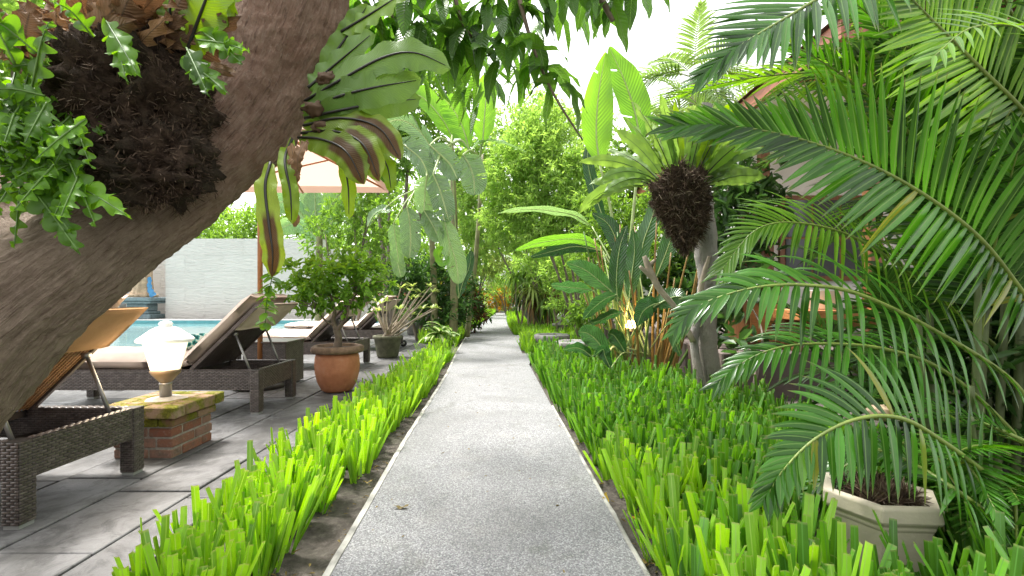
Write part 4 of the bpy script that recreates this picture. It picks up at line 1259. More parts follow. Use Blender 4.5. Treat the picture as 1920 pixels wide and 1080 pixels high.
# lobed fern hanging at the far left
lf_t = empty('lobed_fern', S(150, 300, 1.7), 'bright green lobed fern spilling down the left of the root mass', 'fern')
def lobed(t):
    e = (t * 6) ** 0.6 if t < 0.16 else 1
    return min(1, e) * (0.30 + 0.70 * abs(math.sin(PI * 7.5 * t)) ** 0.7) * max(0.05, 1 - t ** 2.4)
def lobed_leaf(parent, a, b, d, ang, L_, w, bend=0.6):
    l = L_ * F / d
    c = [(a, b, d), (a + math.sin(ang) * l * .5, b - math.cos(ang) * l * .5, d - .05), (a + math.sin(ang) * l * .95, b - math.cos(ang) * l * .85 + bend * l * .18, d - .08)]
    P = catmull([S(*q) for q in c], 54)
    T = (P[20] - P[0]).normalized(); sd = T.cross(VIEW).normalized(); tl = random.uniform(-.7, .7); sd = sd * math.cos(tl) + VIEW * math.sin(tl)
    mb = MB(); ribbon(mb, P, sd, lambda t: w * lobed(t) + 0.001, fold=0.2, wave=0.014, wf=4, cols=2, skew=-0.35)
    lf = mb.build('leaf', M['oakfern'], parent)
    r_ = MB(); r_.tube([p - VIEW * .002 for p in P[::3]], lerp_list([0.003, 0.001], len(P[::3])), 5); r_.build('midrib', M['stalkg'], lf)
random.seed(31)
for i in range(115):
    a = random.uniform(-30, 165); b = random.uniform(90, 350)
    if a > 110 and b < 200: b += 120
    ang = random.gauss(-2.2, 0.75)
    lobed_leaf(lf_t, a, b, random.uniform(1.38, 1.62), ang, random.uniform(0.10, 0.22), random.uniform(0.02, 0.038))
for (a, b, ang, L_) in ((100, 330, 2.0, .26), (60, 350, 2.5, .25), (130, 300, 2.75, .22), (30, 120, -.5, .3), (70, 100, -.9, .3), (10, 200, -.8, .3), (40, 250, -1.6, .3), (60, 170, .2, .28)):
    lobed_leaf(lf_t, a, b, 1.42, ang, L_, .046)
for (a, b, ang, L_) in ((175, 70, -.7, .2), (200, 40, 2.6, .2), (350, 90, 2.7, .17), (370, 75, 1.7, .17), (345, 110, 2.2, .17), (215, 60, 2.9, .16), (380, 60, 2.2, .16)):
    lobed_leaf(tn, a, b, 1.48, ang, L_, .04)

# ================================================================== BIG-LEAVED PLANTS
def ban_prof(t): return (min(1, (t * 5.5) ** 0.6) * (1 if t < 0.62 else max(0.0, 1 - ((t - 0.62) / 0.38) ** 2.2) ** 0.6))
def hel_prof(t): return max(0.0, math.sin(PI * min(1, t ** 0.85))) ** 0.75
def big_leaf(parent, P, w, mat, side=None, tilt=0.0, torn=0, prof=ban_prof, ripple=0.02, fold=0.2, cup=0.5, ribmat='ribpale', n=64, petiole=None, wave=0.02):
    P = catmull(P, n)
    if side is None:
        T = (P[-1] - P[0]).normalized(); side = T.cross(VIEW).normalized(); side = side * math.cos(tilt) + VIEW * math.sin(tilt)
    tears = set()
    for _ in range(torn):
        i = random.randrange(8, n - 6); sg = random.choice((0, 1)); deep = random.choice((2, 3, 3))
        for c in range(deep): tears.add((i, c if sg == 0 else 7 - c))
    mb = MB(); ribbon(mb, P, side, lambda t: w * prof(t) + 0.002, fold=fold, wave=wave, wf=3, cols=4, tears=tears, ripple=ripple, ripf=48, cup=cup, skew=-0.25)
    lf = mb.build('leaf', M[mat], parent)
    fr = frames(P, side)
    r_ = MB(); r_.tube([P[i] - fr[i][2] * 0.004 for i in range(0, n - 1)], lerp_list([w * 0.075, w * 0.05, w * 0.012], n - 1), 6)
    if petiole:
        q = catmull(list(petiole) + [P[0]], 16); r_.tube(q, lerp_list([w * 0.13, w * 0.075], 16), 7)
    r_.build('midrib', M[ribmat], lf)
    return lf

random.seed(41)
def px_leaf(parent, ctrl, d, wpx, mat, **kw):
    P = [S(c[0], c[1], c[2] if len(c) > 2 else d) for c in ctrl]
    return big_leaf(parent, P, wpx / F * d, mat, **kw)

bt = empty('banana_plant', G(850, 640), 'banana plant with drooping torn pale leaves left of the path', 'banana plant')
stem_top = S(842, 330, 8.6)
for (bx, by, tx, ty, r) in ((850, 640, 846, 250, 0.10), (815, 640, 800, 330, 0.085), (875, 632, 905, 290, 0.07)):
    mb = MB(); b0 = G(bx, by); t0 = S(tx, ty, b0.y); mb.tube(catmull([b0 + Vector((0, 0, -.05)), b0.lerp(t0, .5) + Vector((.05, 0, 0)), t0], 18), lerp_list([r, r * .8, r * .45], 18), 12); mb.build('stem', M['stemb'], bt)
ST = [(846, 270, 8.9), (800, 345, 8.6), (900, 300, 9.2)]
for ctrl, d, w, mt, torn, tl, st in [
    ([(763, 388), (768, 415), (770, 450), (768, 484)], 7.9, 22, 'banana', 3, 0.2, 1),
    ([(738, 418), (742, 450), (748, 492)], 8.0, 16, 'banana', 1, 0.5, 1),
    ([(740, 460), (745, 490), (752, 520)], 8.3, 14, 'banana', 0, 0.3, 1),
    ([(795, 395), (810, 420), (826, 452)], 8.0, 20, 'banana', 1, -0.2, 1),
    ([(832, 408), (842, 450), (855, 490), (860, 532)], 8.0, 22, 'banana', 2, 0.1, 0),
    ([(742, 262), (765, 278), (790, 300), (806, 336)], 8.3, 24, 'banana', 9, 0.3, 1),
    ([(806, 272), (828, 292), (845, 310), (858, 336)], 8.3, 25, 'banana', 7, -0.2, 0),
    ([(868, 290), (880, 310), (888, 335), (890, 366)], 8.5, 28, 'banana', 9, 0.1, 2),
    ([(800, 330), (797, 360), (795, 402)], 8.1, 24, 'banana', 6, 0.4, 1),
    ([(812, 326), (826, 360), (842, 416)], 8.0, 25, 'banana', 8, -0.1, 0),
    ([(905, 270), (908, 225), (912, 180), (918, 138)], 9.0, 24, 'banana_lime', 1, 0.1, 2),
    ([(880, 280), (868, 240), (850, 205), (832, 185)], 9.0, 26, 'banana_lime', 2, 0.4, 0),
    ([(850, 262), (830, 225), (795, 185), (760, 170)], 9.2, 24, 'banana_lime', 3, -0.3, 0),
    ([(880, 285), (905, 265), (940, 268), (985, 285)], 9.0, 14, 'banana', 2, 1.1, 2),
    ([(842, 480), (832, 492), (822, 478), (830, 462)], 7.9, 14, 'banana_lime', 0, 0.6, 0),
    ([(690, 425), (700, 405), (715, 395), (730, 398)], 8.4, 16, 'banana', 2, 0.8, 1),
    ([(860, 560), (868, 530), (880, 500), (884, 470)], 9.0, 11, 'heli', 0, 0.3, 0),
    ([(820, 300), (790, 250), (750, 225), (700, 240)], 9.0, 20, 'banana', 4, 0.5, 0)]:
    s_ = ST[st]; a0 = S(*s_); b0 = S(ctrl[0][0], ctrl[0][1], d)
    px_leaf(bt, ctrl, d, w * .86, mt, torn=torn, wave=.01, tilt=tl, petiole=[a0, a0.lerp(b0, .55) + Vector((0, 0, .12))])

b2 = empty('banana_plant', S(600, 600, 11), 'young banana plant with a few upright leaves behind the parasol', 'banana plant')
mb = MB(); mb.tube(catmull([G(600, 637), S(598, 500, 11), S(600, 420, 11)], 12), lerp_list([.11, .06], 12), 10); mb.build('stem', M['stemb'], b2)
for ctrl, d, w, tl in [([(598, 440), (592, 400), (590, 355)], 11, 20, .2), ([(604, 440), (640, 400), (690, 380)], 11, 20, .5), ([(600, 450), (560, 420), (520, 430)], 11, 20, .8), ([(600, 430), (640, 360), (700, 330)], 11.3, 22, -.3), ([(595, 440), (540, 380), (480, 400)], 11.3, 22, .4), ([(600, 430), (580, 350), (540, 300)], 11.3, 24, .4)]:
    px_leaf(b2, ctrl, d, w, 'banana', torn=3, tilt=tl)

# heliconia clump with ochre stalks right of the path
hc = empty('heliconia_clump', (1.5, 5.9, 0), 'tall heliconia clump with ochre stalks and big dark leaves right of the path', 'heliconia')
hx, hy = 1.55, 6.0
for i in range(38):
    a = random.random() * 6.28; r = random.random() ** .5 * 0.34
    b0 = Vector((hx + r * math.cos(a) * 1.3, hy + r * math.sin(a), -0.06)); ln = random.uniform(0.8, 2.0)
    t0 = b0 + Vector((math.cos(a) * r * 1.1 + random.uniform(-.15, .15), math.sin(a) * r * .8, ln))
    mb = MB(); mb.tube(catmull([b0, b0.lerp(t0, .5) + Vector((random.uniform(-.04, .04), 0, 0)), t0], 9), lerp_list([.020, .016, .008], 9), 7); mb.build('stalk', M['stalko' if i % 3 else 'stalkg'], hc)
def hl(ctrl, d, w, mt, tl=0.0, base=None, torn=0):
    b0 = base or (hx + random.uniform(-.2, .2), hy + random.uniform(-.1, .2), 0.25)
    p0 = S(ctrl[0][0], ctrl[0][1], ctrl[0][2] if len(ctrl[0]) > 2 else d)
    px_leaf(hc, ctrl, d, w, mt, prof=hel_prof, tilt=tl, ripple=0.006, fold=0.28, cup=0.25, torn=torn, wave=0.01, petiole=[Vector(b0), Vector(b0).lerp(p0, .6) + Vector((0, 0, .10))])
hl([(1145, 545), (1122, 525), (1095, 505), (1062, 492)], 5.4, 19, 'heli', .3)
hl([(1112, 545), (1085, 540), (1060, 538), (1032, 534)], 5.2, 17, 'heli', .9)
hl([(1158, 568), (1156, 520), (1162, 465), (1176, 422)], 5.5, 15, 'heli', .3)
hl([(1180, 560), (1185, 515), (1190, 470), (1186, 430)], 5.8, 17, 'heli', .6)
hl([(1155, 552), (1135, 560), (1112, 578), (1092, 600)], 5.0, 15, 'heli', .5)
hl([(1168, 585), (1145, 590), (1125, 600), (1105, 606)], 5.0, 14, 'heli', .8)
hl([(1236, 568), (1222, 572), (1205, 585), (1194, 612)], 4.9, 20, 'heli', .2)
hl([(1226, 575), (1250, 562), (1270, 556), (1292, 560)], 4.9, 20, 'heli', .4)
hl([(1140, 668), (1120, 640), (1102, 625), (1084, 622)], 4.8, 20, 'heli', .3)
hl([(1110, 668), (1092, 655), (1075, 652), (1056, 656)], 4.8, 14, 'heli', .7)
hl([(1172, 660), (1160, 640), (1150, 628), (1140, 625)], 5.0, 15, 'heli', .5)
hl([(1145, 690), (1135, 668), (1130, 655), (1112, 668)], 4.6, 12, 'heli', .5)
hl([(1278, 600), (1262, 630), (1270, 652), (1276, 668)], 4.8, 12, 'heli', .5)
hl([(1130, 470), (1100, 452), (1060, 448), (1000, 458), (966, 470)], 6.4, 15, 'heli_light', .9)
hl([(1130, 470), (1080, 462), (1040, 470), (995, 482)], 6.6, 14, 'heli', .6)
hl([(1110, 425), (1080, 405), (1040, 396), (985, 392), (934, 400)], 6.8, 15, 'banana', 1.25)
hl([(1200, 520), (1205, 460), (1225, 400), (1235, 340)], 6.2, 16, 'heli', .4)
hl([(1175, 500), (1160, 460), (1140, 420), (1110, 400)], 6.5, 16, 'heli', .2)
hl([(1230, 520), (1250, 470), (1262, 430), (1258, 380)], 6.5, 16, 'heli', .2)
hl([(1135, 420), (1115, 360), (1102, 300), (1108, 250)], 6.9, 12, 'heli', .5)
# two tall upright leaves against the sky
b_ = (1.45, 6.6, 0.2)
lf = px_leaf(hc, [(1125, 310), (1118, 255), (1122, 180), (1136, 98)], 6.5, 29, 'banana_lime', prof=hel_prof, ripple=.006, fold=.15, torn=1, petiole=[Vector(b_), S(1150, 430, 6.6)])
lf = px_leaf(hc, [(1200, 268), (1190, 210), (1170, 150), (1142, 88)], 6.6, 30, 'banana_lime', prof=hel_prof, ripple=.006, fold=.15, torn=2, petiole=[Vector(b_), S(1185, 420, 6.6)])
# garden spotlight in the clump
sl = empty('garden_spotlight', (1.47, 6.05, 0), 'small glowing warm spotlight among the heliconia stalks', 'spotlight')
sp_ = S(1184, 610, 5.75)
mb = MB(); mb.tube([(sp_.x, sp_.y + .05, -0.06), (sp_.x, sp_.y + .05, sp_.z - .04)], 0.012, 8); mb.build('stake', M['dark_metal'], sl)
mb = MB(); mb.tube([sp_ + Vector((.02, .10, -.04)), sp_ + Vector((0, .0, .0))], [0.045, 0.075], 16, cap=False); mb.build('housing', M['dark_metal'], sl)
mb = MB(); mb.lathe([(0.06, -0.03), (0.066, 0), (0.05, 0.045), (0.012, 0.06)], sp_ + Vector((0, 0.01, 0)), 16); mb.build('bulb', M['bulb'], sl)
ld = bpy.data.lights.new('spotlight_light', 'POINT'); ld.energy = 2.5; ld.color = (1, 0.62, 0.25); ld.shadow_soft_size = 0.06
lo = bpy.data.objects.new('spotlight_light', ld); lo.location = sp_ + Vector((0.05, 0.12, 0.12)); col.objects.link(lo)

# ------------------------------------------------------------------ pale trunk with its own nest fern
pt_ = empty('pale_tree', G(1332, 765), 'pale slim tree trunk carrying a nest fern, right of the path', 'tree')
trunk_mesh('trunk', [(1345, 800, 4.35, 22), (1338, 740, 4.4, 20), (1328, 670, 4.4, 18), (1326, 600, 4.4, 17), (1328, 520, 4.4, 19), (1322, 450, 4.4, 21), (1315, 390, 4.4, 22), (1310, 330, 4.4, 18), (1320, 200, 4.5, 14)], M['barkpale'], pt_, 90, 30, 0.012, 6, 0.008)
trunk_mesh('limb', [(1322, 772, 4.3, 11), (1312, 715, 4.3, 9), (1302, 650, 4.35, 8), (1308, 590, 4.35, 7.5), (1318, 530, 4.38, 7)], M['barkpale'], pt_, 50, 18, 0.008, 7, 0.005)
for L_ in ([(1300, 640, 4.3, 6), (1268, 580, 4.3, 5), (1235, 540, 4.3, 6), (1215, 498, 4.3, 6.5), (1208, 480, 4.3, 4)], [(1228, 525, 4.3, 6), (1212, 510, 4.28, 5), (1200, 500, 4.25, 3)], [(1312, 560, 4.3, 6), (1318, 520, 4.28, 5), (1330, 480, 4.26, 3)], [(1215, 500, 4.3, 5), (1228, 488, 4.3, 3)]):
    mb = MB(); mb.tube(catmull([S(a, b, d) for a, b, d, r in L_], 18), lerp_list([r / F * d for a, b, d, r in L_], 18), 8); mb.build('dead_branch', M['twigpale'], pt_)
nf = empty('nest_fern', S(1280, 350, 4.3), 'nest fern with shaggy dark root ball on the pale trunk', 'fern')
cN = S(1280, 392, 4.2)
lm, lp = lump('root_ball', cN, (0.27, 0.23, 0.32), M['roots'], nf, 0.42, 3.0, 48, shape=lambda v: Vector((v.x * (0.72 + 0.95 * v.z) + (-v.z) * 0.10, v.y * (0.72 + 0.95 * v.z), v.z)))
fibres('fibres', lp, cN, 10000, 0.06, 0.005, M['fibre'], nf, 0.2)
fibres('pale_fibres', lp, cN, 1500, 0.07, 0.005, M['fibrepale'], nf, 0.2)
random.seed(51)
for i in range(50):
    an = random.gauss(0.0, 0.66)
    L_ = random.uniform(0.48, 0.82) * (1.0 if abs(an) < 0.9 else 0.8)
    yaw = random.uniform(-1, 1)
    b0 = S(1278 + an * 48, 338 + abs(an) * 4, 4.25) + Vector((0, yaw * .14, 0))
    dr = Vector((math.sin(an), yaw * 0.45, math.cos(an) * 0.95 + .15))
    P = droop(b0, dr, L_, 0.45 + abs(an) * 1.1, 18)
    sd = dr.cross(VIEW).normalized() if abs(dr.dot(VIEW)) < .9 else Vector((1, 0, 0))
    tl = random.uniform(-.9, .9); sd = sd * math.cos(tl) + VIEW * math.sin(tl)
    mb = MB(); w = random.uniform(.04, .066)
    ribbon(mb, P, sd, lambda t: w * (0.12 + 0.88 * strap_prof(max(0, t * 1.15 - .15))) * max(0.03, 1 - max(0, t - .6) ** 2 * 5) + .001, fold=.22, wave=.016, wf=5, cols=2)
    lf = mb.build('leaf', M['nest_lime' if random.random() < .25 else 'nest'], nf)
    r_ = MB(); r_.tube(P[:-2:2], lerp_list([.006, .0015], len(P[:-2:2])), 5); r_.build('midrib', M['midrib_dark' if i % 3 == 0 else 'stalkg'], lf)

# ================================================================== ARECA PALMS (right)
random.seed(61)
def leaflet_prof(t): return (min(1, 0.35 + t * 3.2) * (1 if t < 0.35 else max(0, 1 - ((t - 0.35) / 0.65) ** 1.5)))
def frond(parent, P, n, Lmax, w, N0, mat='palm', single=True, lift=0.35, sag=1.2, t0=0.14, r0=0.011, seg=8, a0=68, a1=22, upbias=0.0, lsag=(1, 1), rib='rachis'):
    n = int(n * 1.12); w = w * 1.12
    P = catmull(P, 60)
    mb = MB(); mb.tube(P, lerp_list([r0, r0 * .7, r0 * .18], 60), 7)
    fo = mb.build('frond', M[rib], parent)
    N0 = Vector(N0).normalized()
    T0 = (P[5] - P[0]).normalized(); B0 = T0.cross(N0).normalized()
    fr = frames(P, B0)
    joint = MB()
    for i in range(n):
        t = t0 + (1 - t0) * (i + .5) / n
        k = min(58, int(t * 59)); f_ = t * 59 - k
        p = P[k].lerp(P[k + 1], f_); T, B, N = fr[k]
        N = -N if N.dot(N0) < 0 else N
        q = (t - t0) / (1 - t0)
        L_ = Lmax * (0.55 + 0.45 * math.sin(PI * min(1, q * 1.25 + .12))) * (1 - 0.45 * max(0, q - .55) / .45) * random.uniform(.93, 1.06)
        for sg in (-1, 1):
            an = R(a0 + (a1 - a0) * q ** 1.2 + random.uniform(-4, 4))
            d = T * math.cos(an) + B * (sg * math.sin(an)) + N * (lift * (1 - .5 * q) + random.uniform(-.06, .06)) + Vector((0, 0, upbias))
            pts = droop(p, d, L_, sag * lsag[0 if sg < 0 else 1] * random.uniform(.7, 1.4), seg)
            sd = T * 1.0 + N * 0.15
            one = MB() if single else joint
            ribbon(one, pts, sd, lambda t_: w * leaflet_prof(t_) * (0.75 + .25 * (1 - q)) + .0006, fold=0.35, cols=1, rnd=random.random())
            if single: one.build('leaflet', M[mat], fo)
    if not single:
        o = joint.build('leaflets', M[mat], fo); o['kind'] = 'stuff'
    return fo
def PP(*c): return [S(*q) for q in c]

pa = empty('areca_palm', (2.3, 2.45, -0.06), 'large areca palm arching its glossy fronds in from the right', 'palm')
# canes
def cane(parent, x, y, h, r=0.022, lean=(0, 0)):
    mb = MB(); mb.tube(catmull([(x, y, -.06), (x + lean[0] * .4, y + lean[1] * .4, h * .5), (x + lean[0], y + lean[1], h)], 14), lerp_list([r, r * .9, r * .6], 14), 10); mb.build('cane', M['cane'], parent)
for (x, y, h, le) in ((2.25, 2.35, 1.3, (.02, 0)), (2.4, 2.5, 1.6, (.1, 0)), (2.15, 2.5, .9, (-.05, 0)), (2.55, 2.3, 1.9, (.1, .05)), (2.35, 2.7, 1.7, (0, .05)), (2.1, 2.2, .6, (-.06, -.05)), (2.6, 2.6, 2.2, (.15, 0))):
    cane(pa, x, y, h, .02, le)
# F1: broad dark frond sweeping left
frond(pa, PP((2010, 680, 2.2), (1915, 545, 2.1), (1830, 440, 2.0), (1705, 348, 1.92), (1560, 280, 1.9), (1400, 240, 1.9), (1262, 238, 1.92)), 44, 0.44, .0195, (-.25, -.9, .35), 'palm', True, lift=.30, sag=.55, lsag=(1, 1), a0=74, a1=16)
# F2: glossy frond with hanging leaflets
frond(pa, PP((1960, 800, 2.2), (1890, 707, 2.15), (1747, 617, 2.05), (1613, 553, 1.95), (1513, 535, 1.9), (1413, 540, 1.88), (1318, 570, 1.9), (1276, 612, 1.92)), 30, 0.34, .0165, (0, -.55, .8), 'palm', True, lift=.35, sag=4.2, a0=70, a1=20)
# F3
frond(pa, PP((1980, 900, 2.3), (1860, 770, 2.25), (1760, 690, 2.2), (1660, 655, 2.15), (1560, 645, 2.12), (1470, 650, 2.1), (1400, 676, 2.1), (1345, 720, 2.1)), 27, 0.33, .0145, (0, -.5, .85), 'palm', True, lift=.3, sag=4.5)
# F4: low frond over the planter
frond(pa, PP((1990, 1010, 1.9), (1870, 905, 1.8), (1770, 830, 1.72), (1690, 785, 1.68), (1610, 785, 1.64), (1530, 822, 1.62), (1470, 880, 1.6), (1436, 935, 1.6)), 29, 0.30, .0165, (-.1, -.75, .65), 'palm', True, lift=.25, sag=3.5, a0=78, a1=25)
pb = empty('areca_palm', (2.75, 2.6, -0.06), 'areca palm at the right edge with light green upper fronds', 'palm')
for (x, y, h, le) in ((2.7, 2.6, 1.9, (.1, 0)), (2.85, 2.5, 2.3, (.05, .05)), (2.75, 2.8, 2.6, (.1, .1)), (2.95, 2.7, 2.0, (.1, 0))): cane(pb, x, y, h, .022, le)
# F6 top left-pointing dark
frond(pb, PP((1900, -190, 2.2), (1740, -110, 2.1), (1600, -40, 2.02), (1480, 30, 1.98), (1390, 85, 1.95), (1322, 140, 1.95)), 34, 0.42, .0175, (.1, -.8, .6), 'palm', True, lift=.2, sag=.8, a0=60, a1=14)
# F7 upper light frond
frond(pb, PP((2010, 330, 2.2), (1925, 215, 2.15), (1840, 130, 2.1), (1770, 60, 2.05), (1700, -10, 2.0), (1620, -90, 2.0)), 36, 0.50, .015, (-.1, -.95, .1), 'palm_light', True, lift=.15, sag=.35, a0=68, a1=30)
# F9 light green leaflets standing behind F1
frond(pb, PP((2000, 420, 2.6), (1880, 330, 2.55), (1740, 262, 2.5), (1600, 230, 2.45), (1480, 225, 2.4), (1400, 250, 2.4)), 30, 0.48, .016, (0, -.8, .5), 'palm_light', True, lift=.3, sag=.5, a0=76, a1=30)
# F8 bright mid frond
frond(pb, PP((1880, 660, 2.7), (1740, 540, 2.6), (1620, 455, 2.5), (1510, 420, 2.45), (1420, 430, 2.42), (1350, 510, 2.4)), 34, 0.42, .0125, (0, -.6, .75), 'palm_light', True, lift=.3, sag=2.6)
pc_ = empty('areca_palm', (1.95, 2.0, -0.06), 'low young areca palm at the bottom right corner', 'palm')
for (x, y, h, le) in ((1.95, 2.0, .5, (-.05, 0)), (2.05, 1.9, .6, (.05, 0)), (1.9, 2.1, .45, (0, 0))): cane(pc_, x, y, h, .013, le)
frond(pc_, PP((1960, 1030, 1.75), (1870, 975, 1.7), (1800, 925, 1.65), (1730, 880, 1.75), (1660, 848, 1.78), (1600, 850, 1.8), (1566, 872, 1.8)), 24, 0.20, .0105, (0, -.6, .8), 'palm', True, lift=.25, sag=2.5)
# filler fronds: arching from the crowns
def arch(parent, b, az, el, L_, sag, mat, n=26, Lm=.42, w=.0175, single=False, ls=1.6):
    d = Vector((math.cos(az) * math.cos(el), math.sin(az) * math.cos(el), math.sin(el)))
    P = droop(b, d, L_, sag, 12)
    nn = Vector((0, 0, 1)) - d * d.z
    if nn.length < .2: nn = Vector((0, -1, 0))
    frond(parent, P, n, Lm, w, nn, mat, single, lift=.3, sag=ls, r0=.009, seg=7)
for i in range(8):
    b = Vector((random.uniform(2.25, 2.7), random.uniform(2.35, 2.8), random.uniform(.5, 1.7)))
    arch(pa, b, random.uniform(1.2, 4.2), random.uniform(.75, 1.35), random.uniform(1.0, 1.6), random.uniform(.5, 1.1), random.choice(('palm_shade', 'palm_shade', 'palm')))
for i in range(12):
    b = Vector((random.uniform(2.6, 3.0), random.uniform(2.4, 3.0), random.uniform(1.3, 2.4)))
    arch(pb, b, random.uniform(1.4, 4.8), random.uniform(.4, 1.3), random.uniform(1.0, 1.7), random.uniform(.4, .9), random.choice(('palm_shade', 'palm_shade', 'palm_light')))
for i in range(15):
    b = Vector((random.uniform(1.8, 2.3), random.uniform(1.9, 2.2), random.uniform(.05, .4)))
    arch(pc_, b, random.uniform(2.0, 4.4), random.uniform(-.1, .8), random.uniform(.5, .8), random.uniform(.8, 1.8), 'palm', 22, .22, .010)
# thin light frond arching in at the top right corner
frond(pb, PP((2260, 330, 2.2), (2090, 150, 1.85), (1950, 62, 1.6), (1830, 50, 1.45), (1745, 110, 1.4)), 18, .30, .008, (0, -.6, .8), 'palm_light', False, lift=.3, sag=2.2, r0=.006)
# dense lower fronds that close the corner
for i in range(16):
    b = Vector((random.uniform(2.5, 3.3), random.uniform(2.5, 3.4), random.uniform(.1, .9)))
    arch(pa, b, random.uniform(1.2, 5.0), random.uniform(.2, 1.1), random.uniform(.6, 1.0), random.uniform(.6, 1.3), 'palm_shade', 24, .36, .016)

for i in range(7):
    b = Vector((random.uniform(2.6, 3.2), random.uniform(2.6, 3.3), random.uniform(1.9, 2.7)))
    arch(pb, b, random.uniform(2.2, 3.9), random.uniform(.1, .9), random.uniform(1.0, 1.5), random.uniform(.4, .9), 'palm_shade', 24, .42, .016)

# ================================================================== POTS AND POTTED PLANTS
random.seed(71)
tp = empty('terracotta_pot', G(624, 737), 'rounded terracotta pot with thick weathered rim on the terrace', 'pot')
c = G(624, 737) + Vector((0, 0.13, 0.002)); tp.location = c
mb = MB(); mb.lathe([(0.135, 0.0), (0.16, 0.02), (0.20, 0.10), (0.222, 0.20), (0.228, 0.28), (0.222, 0.36), (0.208, 0.40)], c, 40); mb.build('body', M['terracotta'], tp)
mb = MB(); mb.lathe([(0.205, 0.398), (0.255, 0.405), (0.268, 0.43), (0.262, 0.465), (0.24, 0.478), (0.205, 0.475), (0.20, 0.44)], c, 40, lob=lambda a, z: 1 + .012 * math.sin(3 * a) + .008 * math.sin(7 * a)); mb.build('rim', M['potrim'], tp)
mb = MB(); mb.lathe([(0.001, .447), (0.2, .446)], c, 24, close=False); mb.build('soil', M['soil'], tp)

def twig_tree(parent, base, stems, blobs, n, L_, W_, mat, tw='twig', r=.03, leafn='foliage'):
    for st in stems:
        P = [base + Vector(p) for p in st[0]]
        mb = MB(); mb.tube(catmull(P, 16), lerp_list(st[1], 16), 9); mb.build('branch' if st[1][0] < r else 'trunk', M[tw], parent)
    tops = [base + Vector(s[0][-1]) for s in stems]
    tw_ = MB()
    for b in blobs:
        for k in range(7):
            t0 = min(tops, key=lambda q: (q - Vector(b[:3])).length)
            e = Vector(b[:3]) + Vector((random.gauss(0, 1) * b[3] * .6, random.gauss(0, 1) * b[4] * .6, random.gauss(0, 1) * b[5] * .6))
            m_ = t0.lerp(e, .5) + Vector((random.uniform(-.05, .05), random.uniform(-.05, .05), .03))
            tw_.tube(catmull([t0, m_, e], 8), lerp_list([.006, .002], 8), 5)
    t_ = tw_.build('twigs', M[tw], parent); t_['kind'] = 'stuff'
    return blob_foliage(leafn, blobs, n, L_, W_, M[mat], parent)
pt1 = empty('potted_tree', c + Vector((0, 0, .45)), 'small bushy tree with gnarled trunk growing in the terracotta pot', 'tree')
bs = c + Vector((0, 0, .44)); cd = c.y
def bl(px, py, rx, ry=None, d=cd, k=.8):
    p = S(px, py, d); ry = ry or rx
    return (p.x, p.y, p.z, rx / F * d, rx / F * d * k, ry / F * d)
twig_tree(pt1, bs, [([(0, 0, 0), (.012, 0, .12), (-.01, 0, .2)], [.048, .036, .034]), ([(-.01, 0, .19), (-.05, .02, .30), (-.03, 0, .42), (-.09, .02, .6)], [.028, .022, .018, .009]), ([(-.01, 0, .19), (.06, 0, .28), (.10, .02, .42), (.2, .05, .6)], [.026, .02, .016, .008]), ([(0, 0, .18), (.02, .08, .3), (.05, .12, .5)], [.022, .016, .009]), ([(-.04, 0, .25), (-.12, -.02, .30), (-.2, -.05, .42)], [.014, .011, .006]), ([(.05, 0, .26), (.12, -.06, .33), (.16, -.08, .5)], [.014, .011, .006])],
    [bl(625, 520, 58, 36), bl(578, 525, 38, 32), bl(560, 552, 30, 24), bl(672, 532, 42, 32), bl(640, 560, 40, 22), bl(590, 566, 26, 22), bl(650, 498, 38, 26), bl(692, 560, 26, 20)], 1700, .075, .052, 'potleaf')

c2 = G(722, 672) + Vector((0, .16, .002))
mp_ = empty('mossy_pot', c2, 'low mossy grey-green pot beside the terrace hedge', 'pot')
mb = MB(); mb.lathe([(0.15, 0), (0.17, .02), (.215, .30), (.235, .31), (.238, .35), (.215, .355), (.19, .35), (.185, .32)], c2, 32); mb.build('body', M['mosspot'], mp_)
mb = MB(); mb.lathe([(0.001, .325), (0.186, .324)], c2, 20, close=False); mb.build('soil', M['soil'], mp_)
pt2 = empty('frangipani', c2 + Vector((0, 0, .33)), 'bare-branched frangipani with few leaf tufts in the mossy pot', 'shrub')
tips = []
for i in range(22):
    an = random.uniform(0, 6.28); s_ = random.uniform(.25, .85)
    e = c2 + Vector((math.cos(an) * s_ + .12, math.sin(an) * s_ * .6, .33 + random.uniform(.35, .85)))
    b0 = c2 + Vector((random.uniform(-.1, .1), random.uniform(-.06, .06), .32))
    mb = MB(); mb.tube(catmull([b0, b0.lerp(e, .45) + Vector((random.uniform(-.05, .05), 0, random.uniform(-.10, .02))), e], 12), lerp_list([.020, .013, .008], 12), 7); mb.build('branch', M['twigpale'], pt2)
    tips.append(e)
mb = MB()
for e in tips:
    for k in range(9):
        an = random.uniform(0, 6.28); d = Vector((math.cos(an), math.sin(an), random.uniform(.1, 1.2)))
        ribbon(mb, droop(e, d, random.uniform(.09, .16), 3, 6), d.cross(Vector((0, 0, 1))), lambda t: .016 * math.sin(PI * min(1, .08 + t * .92)) + .001, fold=.2)
mb.build('foliage', M['bushP'], pt2)['kind'] = 'stuff'

